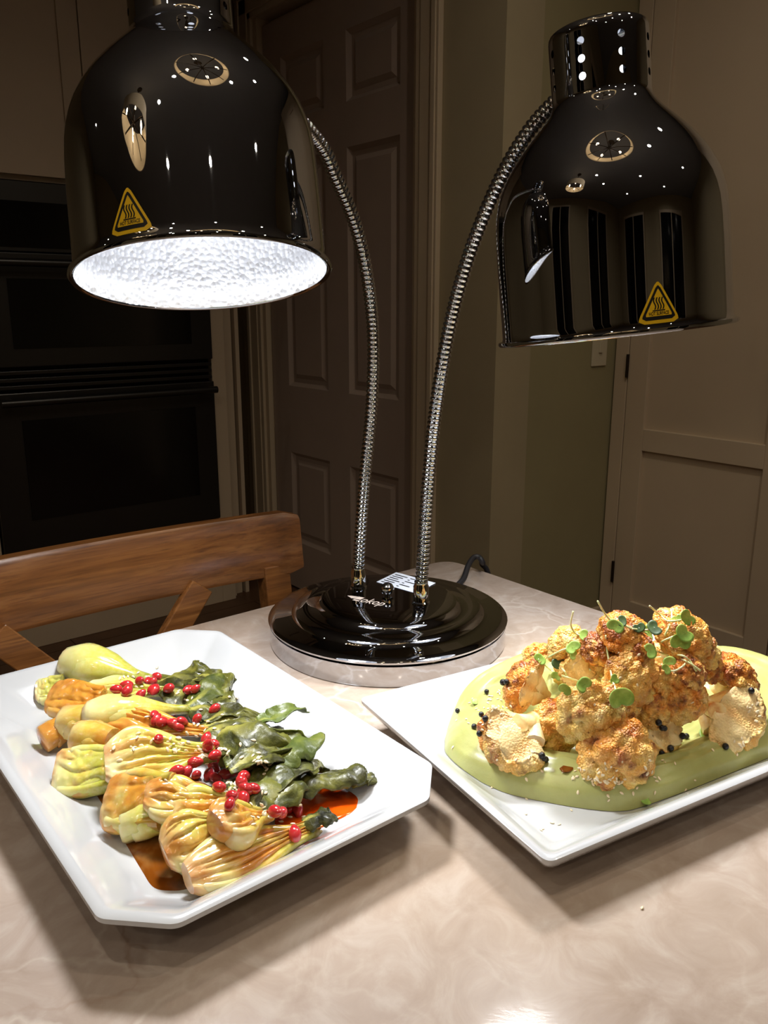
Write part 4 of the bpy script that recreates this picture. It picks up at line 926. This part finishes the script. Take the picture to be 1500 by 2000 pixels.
for cx_, cy_, sx, sy, n_ in [(230, 520, 50, 40, 18), (740, 850, 60, 14, 22), (270, 480, 20, 30, 8), (760, 820, 80, 40, 16), (1370, 690, 40, 30, 8), (1440, 540, 30, 40, 12), (1010, 830, 60, 50, 10), (160, 590, 40, 40, 8), (620, 830, 40, 15, 8), (880, 420, 200, 120, 8)]:
    pts += [zz3(rnd.gauss(cx_, sx), rnd.gauss(cy_, sy)) for _ in range(n_)]
seeds(pts, 'toasted sesame seed scattered on the cauliflower plate', 'sesame seeds on the cauliflower plate', 0.0014)
l = onz(600 + 1090 * .6, 1500 + 458 * .6, T)
copies('sesame_seed', seed_me, [(l + V((0, 0, 0.0008)), V((1, 0.3, 0)).to_track_quat('Z', 'Y'), (0.0014, 0.0009, 0.0016))], lambda it: 'single stray sesame seed lying on the bare stone table', 'sesame seed', 'stray crumbs')

# sprouts
def heart(q, c, nrm, dr_, s, mi):
    nrm = V(nrm).normalized(); dr_ = V(dr_); dr_ = (dr_ - nrm * dr_.dot(nrm)).normalized(); sd = nrm.cross(dr_); vs_ = []; fs_ = []
    N, K = 28, 4
    for k in range(K + 1):
        f = k / K
        for i in range(N):
            a = 2 * PI * i / N; x = math.sin(a); y = -math.cos(a)
            rr = 1.0 + 0.2 * abs(math.sin(a)) - 0.5 * max(0, math.cos(a + PI)) ** 5
            X, Y = x * rr * 0.62 * f, y * rr * 0.56 * f + 0.5
            vs_.append(c + sd * (X * s) + dr_ * (Y * s) + nrm * (0.22 * s * (X * X * 1.4 + (Y - 0.5) ** 2 * 0.8) - 0.05 * s * abs(X)))
    for k in range(K):
        for i in range(N): fs_.append((k * N + i, k * N + (i + 1) % N, (k + 1) * N + (i + 1) % N, (k + 1) * N + i))
    q.add(vs_, fs_, mi)
def sprout(label, stem, leaves, dark=False, lift=0.003):
    P3 = []; depth = None; raw = []
    for p in stem:
        l, n_, ob = hit(*zz3(*p)); onp = l is not None and (l - CAM).length < 0.80 and ob.name.split('.')[0] in ('curd', 'stem', 'green_puree')
        raw.append(((l - CAM).dot(FW) if onp else None))
    known = [d for d in raw if d]; dflt = min(known) if known else 0.66
    for p, d in zip(stem, raw):
        d = (d if d else dflt) - lift; P3.append(CAM + ray(*zz3(*p)) * d)
    t = thing('microgreen_sprout', label, 'sprout', tuple(P3[0]), 'microgreen sprouts on the cauliflower')
    if len(P3) > 1: MB().tube(spline(P3, 20), lambda f: 0.0007, 7).build('stem', 'sprout_stem', t, smooth=180)
    for (x, y), sz, dx, dy, fc in leaves:
        l, n_, ob = hit(*zz3(x, y)); d = (l - CAM).dot(FW) if (l is not None and (l - CAM).length < 0.80 and ob.name.split('.')[0] in ('curd', 'stem', 'green_puree')) else dflt
        d = min(d, dflt + 0.02) - lift * 1.4; s = 0.86 * sz * 0.4267 * d / F_PX
        dr_ = (RT * dx + UP * -dy); c_ = CAM + ray(*zz3(x, y)) * d - dr_.normalized() * s * 0.5
        nrm = (-FW + V((0, 0, fc)) + RT * rnd.uniform(-0.3, 0.3)); q = MB(); heart(q, c_, nrm, dr_, s, 0)
        q.build('leaf', 'sprout_leaf_dark' if dark else 'sprout_leaf', t, smooth=180, solid=0.0004)
sprout('sprout with a long pale stem rising over the orange crowning floret', [(720, 33), (772, 112), (860, 152), (945, 180)], [((800, 150), 62, -0.3, 0.6, 0.3), ((950, 182), 66, 0.8, 0.3, 0.5)])
sprout('sprout with a bare curved stem standing on the pale cream floret', [(608, 78), (597, 138), (618, 180), (655, 192)], [((658, 190), 46, 0.8, 0.2, 0.8)])
sprout('sprout lying across the pale cream floret with one round leaf', [(495, 290), (555, 258), (600, 246)], [((606, 248), 58, 0.4, 0.5, 0.6), ((610, 280), 34, 0.8, 0.3, 0.2)])
sprout('three leaved sprout trailing down over the pale cut floret', [(448, 300), (508, 350), (562, 375), (640, 402)], [((452, 300), 48, -0.5, 0.5, 0.5), ((530, 378), 40, -0.3, 0.8, 0.4), ((655, 418), 66, 0.4, 0.5, 0.4), ((568, 438), 50, -0.4, 0.6, 0.1)])
sprout('hanging sprout with one large heart leaf over the big tan floret', [(757, 190), (765, 265), (785, 380), (806, 450)], [((822, 480), 100, 0.1, 0.8, 0.2), ((802, 388), 36, 0.6, -0.3, 0.3)])
sprout('bare sprout stem lying on the creamy branching floret', [(685, 346), (728, 384), (778, 402)], [((790, 398), 26, 0.8, 0.1, 0.3)])
sprout('sprout reaching above the high golden floret with a twin lobed leaf', [(958, 55), (1008, 98), (1045, 125), (1110, 118)], [((1135, 108), 64, 0.5, -0.4, 0.1), ((1085, 112), 40, -0.2, -0.5, 0.4)])
sprout('sprout with a big double leaf folded over the high golden floret', [(1057, 70), (1058, 112), (1035, 175), (1005, 228), (1020, 215), (1090, 185)], [((1120, 180), 72, 0.5, -0.4, 0.3), ((1095, 222), 76, -0.1, 0.8, 0.1)])
sprout('tangled sprout with long stems across the brown topped floret', [(935, 240), (1050, 285), (1120, 305), (1192, 352)], [((960, 263), 56, -0.8, 0.2, 0.4)])
sprout('sprout arching under the tangled stems with a small leaf', [(985, 292), (1090, 280), (1140, 305), (1172, 355)], [((1045, 312), 50, 0.2, 0.7, 0.3)])
sprout('sprout bent around the brown topped floret', [(1020, 345), (1070, 352), (1105, 335), (1122, 318)], [((1030, 345), 40, -0.6, 0.4, 0.3)])
sprout('dark purple green sprout leaf on the pale cut floret', [(520, 330), (560, 345), (585, 385)], [((546, 312), 62, -0.2, -0.6, 0.4)], True)
sprout('dark green sprout leaves tucked behind the orange crowning floret', [(880, 160), (930, 165), (985, 160)], [((912, 152), 50, -0.2, -0.7, 0.6), ((982, 155), 60, 0.6, -0.3, 0.8), ((830, 125), 46, -0.5, -0.1, 0.8)], True)
for lb, (x, y), sz, dx in [('torn sprout leaf lying on the open puree under the wide cut floret', (1238, 660), 88, 1), ('small torn sprout leaf at the puree edge near the plate rim', (950, 950), 54, 1), ('tiny green leaf shred on the puree beside the peppercorns', (165, 500), 40, 1)]:
    l, n_, ob = hit(*zz3(x, y))
    if ob is None or not ob.name.startswith('green_puree'): l = onz(*zz3(x, y), T + 0.024)
    n_ = V((0, 0, 1)) - FH * 0.3
    t = thing('sprout_leaf', lb, 'leaf', tuple(l)); q = MB(); heart(q, l + n_ * 0.0016 - RT * (sz * .00009), n_, RT * dx + V((0, 0, 0.1)), sz * 0.00012, 0); q.build('leaf_blade', 'sprout_leaf', t, smooth=180, solid=0.0004)
